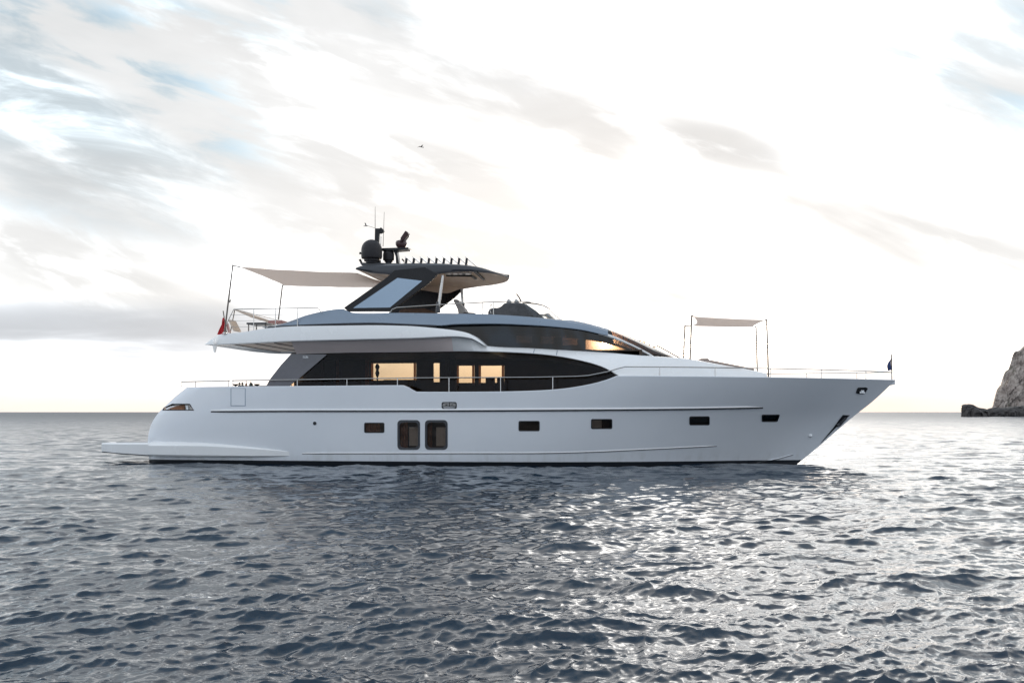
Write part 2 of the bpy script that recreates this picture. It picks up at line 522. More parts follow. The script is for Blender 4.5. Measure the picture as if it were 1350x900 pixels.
def make_sea():
    wedge = np.arange(-R(37), R(37), 0.00165)
    rest = np.concatenate([np.linspace(-math.pi, -R(37), 50, endpoint=False), wedge, np.linspace(R(37), math.pi, 50, endpoint=False)])
    th = rest
    rr = [0.6]
    while rr[-1] < 5: rr.append(rr[-1] * 1.06)
    while rr[-1] < 60: rr.append(rr[-1] * 1.0034)
    while rr[-1] < 300: rr.append(rr[-1] * 1.0032)
    while rr[-1] < 750: rr.append(rr[-1] * 1.0055)
    while rr[-1] < 45000: rr.append(rr[-1] * 1.06)
    rr = np.array(rr)
    Rg, Tg = np.meshgrid(rr, th, indexing='ij')
    X = Rg * np.sin(Tg); Y = Rg * np.cos(Tg)
    tiles = [wave_tile(1024, 37.0, 2.3, 0.115, R(-84), 3.0, 5, 0.09, 4.0), wave_tile(1024, 12.7, 0.34, 0.033, R(-70), 2.6, 9, 0.05, 3.3), wave_tile(512, 5.3, 0.15, 0.0055, R(-95), 1.2, 21, 0.05, 3.3)]
    rots = [0.0, R(27), R(-41)]
    cuts = [0.05, 0.22, 0.6, 1.6]
    # level of detail by ring: spacing along the ring radius sets the shortest wave kept
    dr = np.gradient(rr)
    want = np.clip(2.4 * dr, cuts[0], 1e9)
    Z = np.zeros_like(X); DX = np.zeros_like(X); DY = np.zeros_like(X)
    for T, ro in zip(tiles, rots):
        c, s = math.cos(ro), math.sin(ro)
        xr, yr = c * X + s * Y, -s * X + c * Y
        for ci, cut in enumerate(cuts):
            # weight of this level for each ring (log-linear blend)
            lw = np.log(want)
            lc = np.log(cuts)
            wgt = np.interp(lw, lc, np.eye(len(cuts))[ci])
            fade = np.where(rr > 740, 0.0, np.clip((740 - rr) / 350, 0, 1))
            rows = np.where(wgt * fade > 1e-4)[0]
            if len(rows) == 0: continue
            z, ax, ay = tile_fields(T, cut)
            q = (wgt * fade)[rows][:, None]
            Z[rows] += q * sample(z, T['L'], xr[rows], yr[rows])
            a_, b_ = sample(ax, T['L'], xr[rows], yr[rows]), sample(ay, T['L'], xr[rows], yr[rows])
            DX[rows] += q * (c * a_ - s * b_); DY[rows] += q * (s * a_ + c * b_)
    ch = 1.35
    co = np.stack([X + ch * DX, Y + ch * DY, Z], -1).reshape(-1, 3)
    ni, nj = X.shape
    idx = np.arange(ni * nj).reshape(ni, nj)
    a = idx[:-1]; b = idx[1:]
    an = np.roll(a, -1, 1); bn = np.roll(b, -1, 1)
    q = np.stack([a, an, bn, b], -1).reshape(-1, 4)
    me = bpy.data.meshes.new('sea')
    me.vertices.add(len(co)); me.vertices.foreach_set('co', co.astype(np.float32).ravel())
    me.loops.add(q.size); me.loops.foreach_set('vertex_index', q[:, ::-1].astype(np.int32).ravel())
    me.polygons.add(len(q)); me.polygons.foreach_set('loop_start', np.arange(0, q.size, 4, dtype=np.int32))
    me.polygons.foreach_set('use_smooth', np.ones(len(q), bool))
    me.update(calc_edges=True)
    m = bpy.data.materials.new('sea_water')
    m.use_nodes = True
    t = NT(m.node_tree)
    b = t.n['Principled BSDF']
    b.inputs['Base Color'].default_value = (0.003, 0.017, 0.034, 1)
    b.inputs['IOR'].default_value = 1.333
    b.inputs['Specular IOR Level'].default_value = 0.65
    g = t.new('ShaderNodeNewGeometry')
    p = g.outputs['Position']
    dist = t.vm('LENGTH', p)
    t.put(b.inputs['Roughness'], t.ss(t.m('LOGARITHM', dist, 10.0), 1.45, 2.9, 0.02, 0.40))      # waves too small to be meshed far out
    near = t.noise(t.vm('MULTIPLY', p, (0.75, 1.7, 0.0)), 7.5, 5, 0.62, 0.5)
    far = t.noise(t.vm('MULTIPLY', p, (0.6, 1.0, 0.0)), 0.9, 6, 0.62, 0.3)
    b1 = t.new('ShaderNodeBump'); b1.inputs['Distance'].default_value = 0.035
    t.put(b1.inputs['Strength'], t.ss(dist, 8, 60, 0.05, 0.25)); t.put(b1.inputs['Height'], near)
    b2 = t.new('ShaderNodeBump'); b2.inputs['Distance'].default_value = 0.45
    t.put(b2.inputs['Strength'], t.ss(dist, 40, 250, 0.0, 0.35)); t.put(b2.inputs['Height'], far)
    t.put(b2.inputs['Normal'], b1.outputs[0])
    t.put(b.inputs['Normal'], b2.outputs[0])
    me.materials.append(m)
    o = bpy.data.objects.new('sea', me)
    C.objects.link(o)
    tag(o, 'dark blue choppy sea reaching to the horizon', None, None, 'structure')


make_sea()

M.update(
    smoke=mat('smoked_screen', (0.075, 0.068, 0.075), 0.14, coat=0.5, vary=0.12, vscale=1.0),
    wshield=mat('dark_windshield', (0.045, 0.035, 0.035), 0.12, coat=0.6, vary=0.1),
    palepink=mat('pale_pink_bunting', (0.62, 0.42, 0.38), 0.85),
    cream=mat('cream_upholstery', (0.60, 0.48, 0.38), 0.85, vary=0.08),
    cushionpink=mat('dusty_pink_upholstery', (0.45, 0.24, 0.22), 0.85, vary=0.1),
    amber=mat('amber_glass', (0.30, 0.13, 0.06), 0.15, vary=0.1),
    shade=glass_mat('lilac_dimming_sheet', (0.75, 0.72, 0.80), refl=0.3),  # tint of the added sheets that dim the far bridge openings
    deckpale=mat('pale_teak_deck', (0.50, 0.40, 0.30), 0.7, vary=0.15, vscale=5),
    sheer=canvas_mat((0.40, 0.24, 0.15), (0.40, 0.22, 0.12)),
    darkrock=mat('dark_wet_rock', (0.045, 0.040, 0.037), 0.7, vary=0.5, vscale=0.6, bump=0.8, bscale=1.2),
)

# ------------------------------------------------------------------ yacht: its own frame (u forward, v away from the camera side, w up)
YAW = R(8.0)
DN = 34.8
CA, SA = math.cos(YAW), math.sin(YAW)
ORG = Vector((3.4 * SA, DN + 3.4 * CA, 0.0))
CAM_L = Vector((CA * (0 - ORG.x) - SA * (0 - ORG.y), SA * (0 - ORG.x) + CA * (0 - ORG.y), CAM_H))


def ray(px, py):
    k, m_ = (px - 675) / F_PX, (543 - py) / F_PX
    return Vector((CA * k - SA, SA * k + CA, m_))


def P(px, py, v):
    """where the sight line of a photo point meets the plane at distance v beside the centreline"""
    d_ = ray(px, py)
    t_ = (v - CAM_L.y) / d_.y
    return CAM_L.x + d_.x * t_, CAM_L.z + d_.z * t_


def PV(px, py, bf):
    """same, on a near-side surface whose half-breadth is bf(u)"""
    v = -bf(0.0)
    for _ in range(12):
        u, w_ = P(px, py, v)
        v = -bf(u)
    return u, w_


def P3(px, py, v):
    u, w_ = P(px, py, v)
    return Vector((u, v, w_))


def curve(pts, bf):
    q = sorted(PV(a, b, bf) for a, b in pts)
    us, ws = [q[0][0]], [q[0][1]]
    for a, b in q[1:]:
        if a > us[-1] + 1e-4: us.append(a); ws.append(b)
    f = pchip(us, ws)
    f.lo, f.hi = us[0], us[-1]
    return f


def const(c): return lambda u: c


def world_of(p):
    return Vector((ORG.x + CA * p[0] + SA * p[1], ORG.y - SA * p[0] + CA * p[1], p[2]))


def thing_at(name, base, label, cat, group=None):
    o = empty(name, world_of(base), -YAW)
    tag(o, label, cat, group)
    o['_b'] = (base[0], base[1], base[2])
    return o


def part_at(mb, name, th, parent=None, **kw):
    """mesh given in yacht coordinates, attached to a thing standing on the yacht"""
    b = th['_b']
    mb.v = [(x - b[0], y - b[1], z - b[2]) for x, y, z in mb.v]
    return mb.build(name, parent or th, **kw)


def mirror(pts): return [Vector((p[0], -p[1], p[2])) for p in pts]


yacht = empty('motor_yacht', ORG, -YAW)
tag(yacht, 'long white motor yacht with dark windows and grey flybridge lying at anchor', 'yacht')

# ---- hull
uT0 = P(243, 511, -3.1)[0]; uT1 = P(1180, 501, 0)[0]
_hb = pchip([0, .012, .035, .1, .25, .5, .62, .72, .8, .87, .93, .97, 1], [2.88, 3.04, 3.18, 3.32, 3.42, 3.42, 3.36, 3.1, 2.66, 2.02, 1.25, .62, .035])
_bw = pchip([0, .012, .035, .1, .3, .5, .62, .72, .8, .88, .94, 1], [2.78, 2.94, 3.05, 3.1, 3.16, 3.1, 2.88, 2.42, 1.85, 1.08, .48, .03])
def hb(u): return _hb((u - uT0) / (uT1 - uT0))
top = curve([(243, 511), (300, 510), (400, 509.3), (532, 508.3), (541, 512.5), (549, 516.8), (600, 517), (650, 516.7), (708, 515.3), (740, 513), (780, 506.5),
             (800, 501), (816, 495.6), (880, 496), (1016, 497.5), (1100, 499), (1160, 500.5), (1175, 500.9)], hb)
_st = sorted([P(a, b, -3.05)[::-1] for a, b in [(243, 511), (230, 521), (218, 532), (203, 547), (194, 564), (191, 581), (192, 606)]])
us_ = pchip([a for a, b in _st], [b for a, b in _st])
_bo = sorted([P(a, b, 0)[::-1] for a, b in [(1188, 493), (1180, 501), (1149, 530), (1124.5, 549), (1104, 566.5), (1080.5, 587), (1051, 611)]])
ub_ = pchip([a for a, b in _bo], [b for a, b in _bo])
kf = pchip([0, .5, .75, 1], [.55, .6, 1.15, 1.5])
deckA = top(-6) - 0.95
def deck(u): return lerp(deckA, top(u) - 0.16, sstep((u - 3.2) / 2.0))


def hull_pt(tt, s):
    u = lerp(uT0, uT1, tt); w_ = 1.0
    for _ in range(25):
        w_ = s * top(u)
        u = lerp(us_(w_), ub_(w_), tt)
    b = lerp(_bw(tt), _hb(tt), s ** kf(tt))
    return u, b, w_


tts = sorted(set([round(x, 5) for x in list(np.linspace(0, .05, 9)) + list(np.linspace(.05, .9, 90)) + list(np.linspace(.9, 1, 22))]))
ss_ = list(np.linspace(0, 1, 17))
hull = MB(); G = []; near = []
for tt in tts:
    col_ = [hull_pt(tt, s) for s in ss_]
    uw, bw_ = col_[0][0], col_[0][1]
    ut, bt, wt = col_[-1]
    ke = lerp(uw, 0, 0.02)
    inn = max(bt - 0.14, bt * 0.4)
    dk = min(deck(ut), wt - 0.06)
    ind = min(inn - min(.02, inn * .1), max(lerp(bw_, bt, max(dk / wt, 0) ** kf(tt)) - .10, .3 * inn))
    half = [(ke, 0, -1.0), (ke, bw_ * .5, -.85), (uw, bw_ * .92, -.4)] + col_ + [(ut, bt - min(.02, bt * .1), wt + .02), (ut, inn, wt + .02), (ut, ind, dk), (ut, 0, dk + .02)]
    nearp = [Vector((a, -b, c)) for a, b, c in half]
    farp = [Vector((a, b, c)) for a, b, c in half[1:-1]][::-1]
    G.append(nearp + farp)
    near.append([Vector((a, -b, c)) for a, b, c in col_])
hull.grid(G, M['hull'], closed=True)
hull.ngon(G[0][::-1], M['hull']); hull.ngon(G[-1], M['hull'])
nv = [p for r_ in near for p in r_]; nj = len(ss_)
BV = BVHTree.FromPolygons(nv, [(i * nj + j, i * nj + j + 1, (i + 1) * nj + j + 1, (i + 1) * nj + j) for i in range(len(near) - 1) for j in range(nj - 1)])


def H(px, py, off=0.0):
    d_ = ray(px, py).normalized()
    loc, nrm, _, _ = BV.ray_cast(CAM_L, d_)
    k = 0
    while loc is None and k < 8:         # just off the edge: step back onto the hull
        k += 1
        px += (640 - px) / abs(640 - px) * .7
        loc, nrm, _, _ = BV.ray_cast(CAM_L, ray(px, py).normalized())
    if loc is None:
        loc, nrm, _, _ = BV.find_nearest(CAM_L + d_ * 38.0)
    if nrm.y > 0: nrm = -nrm
    return loc + nrm * off


def rrect(x0, y0, x1, y1, r, sl=0.0, n=4):
    """rounded rectangle in photo points; sl leans the right side"""
    o = []
    for cx, cy, a0 in ((x1 - r, y0 + r, -90), (x1 - r, y1 - r, 0), (x0 + r, y1 - r, 90), (x0 + r, y0 + r, 180)):
        for k in range(n + 1):
            a = R(a0 + 90 * k / n)
            x, y = cx + r * math.cos(a), cy + r * math.sin(a)
            if sl and x > (x0 + x1) / 2: x -= sl * (y - y0) / (y1 - y0)
            o.append((x, y))
    return o


ports = [rrect(480.2, 556.8, 506.8, 570.3, 2), rrect(683.7, 554.5, 711.5, 568.1, 2), rrect(779.2, 552, 807.2, 565.2, 2), rrect(908.8, 548.4, 935.6, 560.4, 2),
         rrect(1004.2, 546.1, 1028.4, 556.0, 1.6, 3.5)]
bigs = [rrect(524, 553.4, 553.8, 592.6, 5), rrect(560.3, 553.4, 590.2, 592.6, 5)]
sternw = [(214.5, 538.2), (227, 531.9), (250.3, 531.9), (256, 541), (214, 541)]
IN = Vector((0, 1, 0))
hull_o = hull.build('hull', yacht, sharp=28)
cut = MB()
for q, dep in [(p_, .16) for p_ in ports] + [(p_, .45) for p_ in bigs] + [(sternw, .10)]:
    a_ = [H(x, y) for x, y in q]
    o_ = [p - IN * 0.25 for p in a_]; i_ = [p + IN * dep for p in a_]
    cut.prism(o_, i_, M['inside']); cut.prism(mirror(i_), mirror(o_), M['inside'])
cut_o = cut.build('window_cutter', None, weld=False)
for o_ in (hull_o, cut_o):
    bm = bmesh.new(); bm.from_mesh(o_.data)
    bmesh.ops.triangulate(bm, faces=[f for f in bm.faces if len(f.verts) > 4])
    bmesh.ops.recalc_face_normals(bm, faces=bm.faces)
    bm.to_mesh(o_.data); bm.free()
mod = hull_o.modifiers.new('cut', 'BOOLEAN'); mod.object = cut_o; mod.operation = 'DIFFERENCE'; mod.solver = 'EXACT'; mod.material_mode = 'TRANSFER'
cut_o.matrix_world = Matrix.Translation(ORG) @ Matrix.Rotation(-YAW, 4, 'Z')
bpy.context.view_layer.update()
dg = bpy.context.evaluated_depsgraph_get()
me2 = bpy.data.meshes.new_from_object(hull_o.evaluated_get(dg))
hull_o.modifiers.clear(); old = hull_o.data; hull_o.data = me2; me2.name = 'hull'
bpy.data.objects.remove(cut_o)
for p_ in hull_o.data.polygons: p_.use_smooth = True
hull_o.data.set_sharp_from_angle(angle=R(28))


def inset(pts, f):
    c = sum(pts, Vector()) / len(pts)
    return [c + (p - c) * f for p in pts]


def shrink(pts, d_):
    """move an outline inwards by d_ metres"""
    n = len(pts); o = []
    c = sum(pts, Vector()) / n
    for i, p in enumerate(pts):
        r_ = p - c
        o.append(p - Vector((math.copysign(min(d_, abs(r_.x)), r_.x), 0, math.copysign(min(d_, abs(r_.z)), r_.z))))
    return o


# ---- hull windows: frame with a pane as its sub-part
def hull_window(q, frame_m, fw, depth, label=None, inner=None):
    A = [H(x, y) for x, y in q]
    for sgn in (-1, 1):
        f_ = (lambda L: L) if sgn < 0 else mirror
        fr = MB()
        o1 = [p - IN * .012 for p in A]; i1 = [p - IN * .012 for p in shrink(A, fw)]
        i2 = [p + IN * depth for p in shrink(A, fw)]; o2 = [p + IN * depth for p in shrink(A, .004)]
        fr.ring(f_(o1), f_(i1), frame_m); fr.ring(f_(i1), f_(i2), frame_m); fr.ring(f_(i2), f_(o2), frame_m); fr.ring(f_(o2), f_(o1), frame_m)
        fo = fr.build('hull_window', yacht, sharp=40)
        if label and sgn < 0: fo['label'] = label
        pn = MB()
        g1 = [p + IN * (depth - .012) for p in shrink(A, fw + .002)]; g2 = [p + IN * (depth - .004) for p in shrink(A, fw + .002)]
        pn.prism(f_(g1), f_(g2), M['pane']); pn.build('pane', fo, sharp=40)
        if inner and sgn < 0:
            for nm, x0, x1, y0, y1, m_, dp in inner:
                a_ = [H(x, y) + IN * dp for x, y in ((x0, y0), (x1, y0), (x1, y1), (x0, y1))]
                cu = MB()
                if nm == 'curtain':
                    n_ = 12; rows = []
                    for e in (0, 1):
                        L_, R_ = (a_[0], a_[1]) if e == 0 else (a_[3], a_[2])
                        rows.append([L_.lerp(R_, k / n_) + IN * (.02 * math.sin(k * 2.2)) for k in range(n_ + 1)])
                    cu.grid(rows, m_); cu.grid([[p + IN * .006 for p in r_] for r_ in rows], m_)
                else:
                    cu.prism(a_, [p + IN * .01 for p in a_], m_)
                cu.build(nm, fo)


hull_window(ports[0], M['rubber'], .03, .06, 'small hull window with brown curtain behind the glass', [('curtain', 481, 500, 557.5, 570, M['curtain'], .10)])
hull_window(ports[1], M['rubber'], .03, .06)
hull_window(ports[2], M['rubber'], .03, .06, 'small hull window half covered by a pale blind', [('blind', 780, 793, 553, 564.5, M['blind'], .10)])
hull_window(ports[3], M['rubber'], .03, .06)
hull_window(ports[4], M['rubber'], .03, .06)
hull_window(bigs[0], M['dark'], .075, .07, 'tall hull window with brown curtain and pale panel', [('curtain', 526, 536, 556, 590, M['curtain'], .16), ('blind', 537, 550, 563, 588, M['blind'], .26)])
hull_window(bigs[1], M['dark'], .075, .07, 'tall hull window with a pale panel inside', [('curtain', 562, 568, 556, 590, M['curtain'], .2), ('blind', 573, 587, 563, 588, M['blind'], .26)])
for sgn in (-1, 1):
    f_ = (lambda L: L) if sgn < 0 else mirror
    A = [H(x, y) for x, y in sternw]
    fr = MB()
    a1 = [p - IN * .01 for p in A]; a2 = [p - IN * .01 for p in shrink(A, .035)]; a3 = [p + IN * .06 for p in shrink(A, .035)]
    fr.ring(f_(a1), f_(a2), M['rubber']); fr.ring(f_(a2), f_(a3), M['rubber'])
    fo = fr.build('stern_window', yacht, sharp=40)
    pn = MB(); pn.prism(f_([p + IN * .05 for p in shrink(A, .036)]), f_([p + IN * .06 for p in shrink(A, .036)]), M['pane']); pn.build('pane', fo)
    bl = MB()
    for q in ([(244, 534), (246.6, 534), (247, 540), (244.6, 540)], [(249, 534), (250, 534), (253.6, 540), (249.6, 540)]):
        a_ = [H(x, y) + IN * .07 for x, y in q]; bl.prism(f_(a_), f_([p + IN * .01 for p in a_]), M['white_mark'])
    bl.build('blind', fo)
    cu = MB(); a_ = [H(x, y) + IN * .08 for x, y in ((218, 533), (242, 533), (242, 540), (216, 540))]
    cu.prism(f_(a_), f_([p + IN * .01 for p in a_]), M['curtain']); cu.build('curtain', fo)


# ---- mouldings that run along the hull
def moulding(name, pts, h, pr, m, under=None, uh=.035, n=70):
    f = pchip([p[0] for p in pts], [p[1] for p in pts])
    xs = np.linspace(pts[0][0], pts[-1][0], n)
    L = [H(x, f(x)) for x in xs]
    for sgn in (-1, 1):
        mb = MB(); G = []; G2 = []
        for i, p in enumerate(L):
            e = min(1, min(i, n - 1 - i) / 2.5 + .08)
            q = [p + Vector((0, .02, h)), p + Vector((0, -pr * .5 * e, h)), p + Vector((0, -pr * e, h * .6)), p + Vector((0, -pr * e, 0)), p + Vector((0, .02, 0))]
            r_ = [p + Vector((0, .02, -.001)), p + Vector((0, -pr * e * .9, -.001)), p + Vector((0, -pr * .7 * e, -uh)), p + Vector((0, .02, -uh))]
            if sgn > 0: q, r_ = mirror(q), mirror(r_)
            G.append(q); G2.append(r_)
        mb.grid(G, m, closed=True); mb.ngon(G[0], m); mb.ngon(G[-1], m)
        o_ = mb.build(name, yacht, sharp=40)
        if under:
            m2_ = MB(); m2_.grid(G2, under, closed=True); m2_.ngon(G2[0], under); m2_.ngon(G2[-1], under); m2_.build('rubber_strip', o_, sharp=40)


moulding('rub_rail', [(278, 541.6), (400, 541.0), (560, 540.8), (720, 540.0), (900, 538.4), (1006, 536.4)], .055, .045, M['white'], M['rubber'], .05)
moulding('spray_rail', [(398, 597.4), (560, 597.2), (700, 597.0), (770, 595.6), (840, 592.6), (945, 587.4)], .03, .025, M['white'], M['rubber'], .022)
moulding('bow_chine', [(998, 609.5), (1025, 604.5), (1046, 598.5)], .02, .03, M['hull'], M['rubber'], .02, n=20)

# ---- boarding gate, vent, lamp, badges
def hull_patch(name, q, m, off=.006, th=.02, both=True, **kw):
    r_ = None
    for sgn in ((-1, 1) if both else (-1,)):
        a_ = [H(x, y, off) for x, y in q]; b_ = [p + IN * th for p in a_]
        if sgn > 0: a_, b_ = mirror(a_), mirror(b_)
        mb = MB(); mb.prism(a_, b_, m); o_ = mb.build(name, yacht, **kw)
        r_ = r_ or o_
    return r_


for sgn in (-1, 1):
    mb = MB()
    oq = [H(x, y, .008) for x, y in ((304.2, 511.5), (323.8, 511.5), (323.8, 535), (304.2, 535))]
    iq = [H(x, y, .008) for x, y in ((305.0, 511.9), (323.0, 511.9), (323.0, 534.2), (305.0, 534.2))]
    bq = [p + IN * .05 for p in oq]
    L_ = [oq, iq, bq] if sgn < 0 else [mirror(oq), mirror(iq), mirror(bq)]
    mb.ring(L_[0], L_[1], M['grey']); mb.ring(L_[0], L_[2], M['grey'])
    iq2 = [p + IN * .004 for p in iq]; mb.prism(iq2 if sgn < 0 else mirror(iq2), L_[2], M['hull'])
    mb.build('boarding_gate', yacht)
mb = MB(); c_ = H(415, 557.8)
mb.tube([c_ - IN * .015, c_ + IN * .05], .065, M['rubber'], 14); mb.build('hull_vent', yacht)
mb = MB(); c_ = H(1068.3, 574)
mb.lathe((c_.x, c_.y, c_.z - .06), [(.02, 0), (.06, .03), (.07, .07), (.05, .11), (.015, .13)], M['white_mark'], 12); mb.build('bow_eye_cap', yacht)


def text_mesh(name, body, anchor, xdir, size, m, parent, shear=0.0, thick=.004, bold=0.0, normal=Vector((0, -1, 0))):
    cu = bpy.data.curves.new(name, 'FONT'); cu.body = body; cu.size = size; cu.extrude = thick; cu.shear = shear; cu.offset = bold
    cu.align_x = 'CENTER'; cu.align_y = 'CENTER'
    tmp = bpy.data.objects.new('tmp', cu); C.objects.link(tmp)
    bpy.context.view_layer.update()
    me = bpy.data.meshes.new_from_object(tmp.evaluated_get(bpy.context.evaluated_depsgraph_get()))
    bpy.data.objects.remove(tmp)
    X = xdir.normalized(); Z = normal.normalized(); Y = Z.cross(X).normalized(); Z = X.cross(Y)
    mt = Matrix((X, Y, Z)).transposed().to_4x4(); mt.translation = anchor
    me.transform(mt); me.materials.clear(); me.materials.append(m)
    o_ = bpy.data.objects.new(name, me); C.objects.link(o_); o_.parent = parent
    return o_


# bow badge: dark slanted plate with light lettering
bq = [(1131.2, 510.2), (1141.5, 510.0), (1143.8, 511.6), (1140.8, 517.2), (1138.6, 518.6), (1130.0, 518.6), (1128.4, 517.0), (1129.8, 512.2)]
badge = hull_patch('bow_badge', bq, M['rubber'], .02, .03, both=False)
a_, b_ = H(1131, 514.4, .03), H(1141, 514.4, .03)
text_mesh('lettering', 'SL', (a_ + b_) / 2, b_ - a_, .25, M['white_mark'], badge, shear=.45, bold=.010, normal=(b_ - a_).cross(Vector((0, 0, 1))))
# boarding lamp plate amidships: rounded frame divided by a T
q0 = rrect(582.2, 529.6, 602.2, 538.8, 2.6)
A = [H(x, y, .008) for x, y in q0]
mb = MB()
mb.ring(A, shrink(A, .035), M['rubber']); mb.ring(A, [p + IN * .03 for p in A], M['rubber'])
mb.ring(shrink(A, .035), [p + IN * .03 for p in shrink(A, .035)], M['rubber'])
plate = mb.build('fairlead_plate', yacht)
mb = MB(); mb.prism([p + IN * .006 for p in shrink(A, .034)], [p + IN * .02 for p in shrink(A, .034)], M['steel']); mb.build('steel_back', plate)
mb = MB()
for q in ([(591.8, 530.4), (593.0, 530.4), (593.0, 536), (591.8, 536)], [(583.4, 535.2), (601, 535.2), (601, 536.2), (583.4, 536.2)], [(587, 533.0), (590, 532.4), (590, 534.3), (587.6, 534.3)], [(594.6, 533.1), (597.4, 532.9), (597.4, 533.9), (594.6, 533.9)]):
    a_ = [H(x, y, .010) for x, y in q]; mb.prism(a_, [p + IN * .006 for p in a_], M['rubber'])
mb.build('divider', plate)
# anchor pocket and stem guard
hull_patch('anchor_pocket', [(1111, 546.6), (1120.5, 546.9), (1113, 553.6), (1104, 561), (1083.5, 582.5), (1081.5, 584), (1098, 564)], M['rubber'], .012, .02)
for s_ in (-1, 1):
    mb = MB()
    for a0, a1, r_ in (((1114.5, 549.5), (1106.5, 558), .045), ((1106.5, 558), (1102.5, 560), .07), ((1106.5, 558), (1108.5, 554.5), .07)):
        p0, p1 = H(*a0, .05), H(*a1, .05)
        if s_ > 0: p0, p1 = mirror([p0, p1])
        mb.tube([p0, p1], r_, M['dark'], 8)
    mb.build('anchor', yacht)

# ---- swim platform and the side pads it folds out from
pw_t = P(150, 583.8, -2.9)[1]; pw_b = P(150, 596.8, -2.9)[1]
pu0 = P(133.3, 586, -2.75)[0]; pu1 = us_(.6) + .25
sp = MB(); G = []
for u in np.linspace(pu0, pu1, 14):
    t_ = (u - pu0) / (pu1 - pu0)
    b_ = 2.72 + .28 * sstep(t_ * 2.2)
    wb_ = pw_b - .12 * t_; wt_ = pw_t + .01 * t_
    half = [(0, wb_), (b_ - .08, wb_), (b_, wb_ + .05), (b_ + .01, wt_ - .05), (b_ - .05, wt_), (0, wt_ + .01)]
    G.append([Vector((u, -b, c)) for b, c in half] + [Vector((u, b, c)) for b, c in half[1:-1]][::-1])
sp.grid(G, M['white'], closed=True); sp.ngon(G[0], M['white']); sp.ngon(G[-1], M['white'])
spo = sp.build('swim_platform', yacht, sharp=40)
tk = MB(); tk.box(((pu0 + pu1) / 2 + .1, 0, pw_t + .02), ((pu1 - pu0) / 2 - .3, 2.4, .012), M['ltfab']); tk.build('deck_pad', spo)
f_t = curve([(196.5, 582.2), (258, 582), (300, 584.2), (342, 588.2), (382, 593.2), (394, 595.8)], const(3.3))
f_b = curve([(196.5, 600.3), (250, 601.4), (300, 601.8), (382, 601.4), (389, 599.6), (394, 597)], const(3.3))
for sgn in (-1, 1):
    mb = MB(); G = []
    for u in np.linspace(f_t.lo, f_t.hi, 30):
        t_ = (u - f_t.lo) / (f_t.hi - f_t.lo)
        b_ = 3.10 + .27 * math.sqrt(max(0, 1 - t_ ** 5))
        wt_, wb_ = f_t(u), min(f_b(u), f_t(u) - .02)
        q = [(2.9, wb_), (b_ - .06, wb_), (b_ - .015, lerp(wb_, wt_, .1)), (b_, lerp(wb_, wt_, .72)), (b_ - .015, lerp(wb_, wt_, .76)), (b_ - .20, lerp(wb_, wt_, .97)), (b_ - .24, wt_), (2.85, wt_ + .01)]
        G.append([Vector((u, sgn * b, c)) for b, c in q])
    mb.grid(G, M['white'], closed=True); mb.ngon(G[0], M['white']); mb.ngon(G[-1], M['white'])
    mb.build('side_sponson', yacht, sharp=25)

# ---- upper deck wing with aft overhang
vW = pchip([-12, -11.5, -11.2, -10.7, -9.5, -8, -5, 0], [2.2, 2.35, 2.75, 3.0, 3.22, 3.33, 3.36, 3.34])
wgt = curve([(269.5, 453.6), (274, 449), (282, 443.3), (318, 437.5), (353, 432), (393, 429.5), (480, 428.3), (530, 429), (580, 432.8), (612, 437.5), (626, 443.5), (640, 455)], vW)
wgb = curve([(269.5, 454.2), (290, 454.6), (310, 453.6), (390, 449.8), (470, 447.8), (545, 446), (600, 443.8), (620, 446), (632, 451.5), (640, 456)], vW)
wing = MB(); G = []
for u in np.linspace(wgt.lo, wgt.hi, 70):
    b_ = vW(u); wt_, wb_ = wgt(u), min(wgb(u), wgt(u) - .015)
    k_ = min(1, (wt_ - wb_) / .3)
    half = [(0, wb_ + .10 * k_), (b_ - .5, wb_ + .10 * k_), (b_ - .28, wb_ + .01), (b_ - .02, wb_), (b_, wb_ + .03 * k_), (b_ - .03, lerp(wb_, wt_, .6)), (b_ - .10, wt_), (b_ - .3, wt_ + .01), (0, wt_ + .01)]
    G.append([Vector((u, -b, c)) for b, c in half] + [Vector((u, b, c)) for b, c in half[1:-1]][::-1])
wing.grid(G, M['white'], closed=True); wing.ngon(G[0], M['white']); wing.ngon(G[-1], M['white'])
wing_o = wing.build('upper_deck_wing', yacht, sharp=34)
sf = MB(); us0, us1 = P(292, 455, -2.8)[0], P(384, 451, -2.8)[0]
sfw = wgb(us0 + 1.0) + .06
sf.box(((us0 + us1) / 2 + .3, 0, sfw + .02), ((us1 - us0) / 2 + .3, 2.72, .02), M['soffit']); sf_o = sf.build('soffit', wing_o)
for px in (300, 333, 362):
    u_ = P(px, 456, -2.7)[0]
    mb = MB(); mb.box((u_, 0, sfw - .008), (.035, 2.66, .012), M['rubber']); mb.build('soffit_groove', wing_o)
mb = MB(); u_, w_ = P(283, 458, -2.3)
mb.add([(u_ - .09, -2.3, w_ + .12), (u_ + .09, -2.3, w_ + .12), (u_ + .02, -2.3, w_ - .18), (u_ - .03, -2.3, w_ - .18),
        (u_ - .09, -2.26, w_ + .12), (u_ + .09, -2.26, w_ + .12), (u_ + .02, -2.26, w_ - .18), (u_ - .03, -2.26, w_ - .18)],
       [(0, 1, 2, 3), (7, 6, 5, 4), (0, 4, 5, 1), (1, 5, 6, 2), (2, 6, 7, 3), (3, 7, 4, 0)], M['steel']); mb.build('deck_light', wing_o)

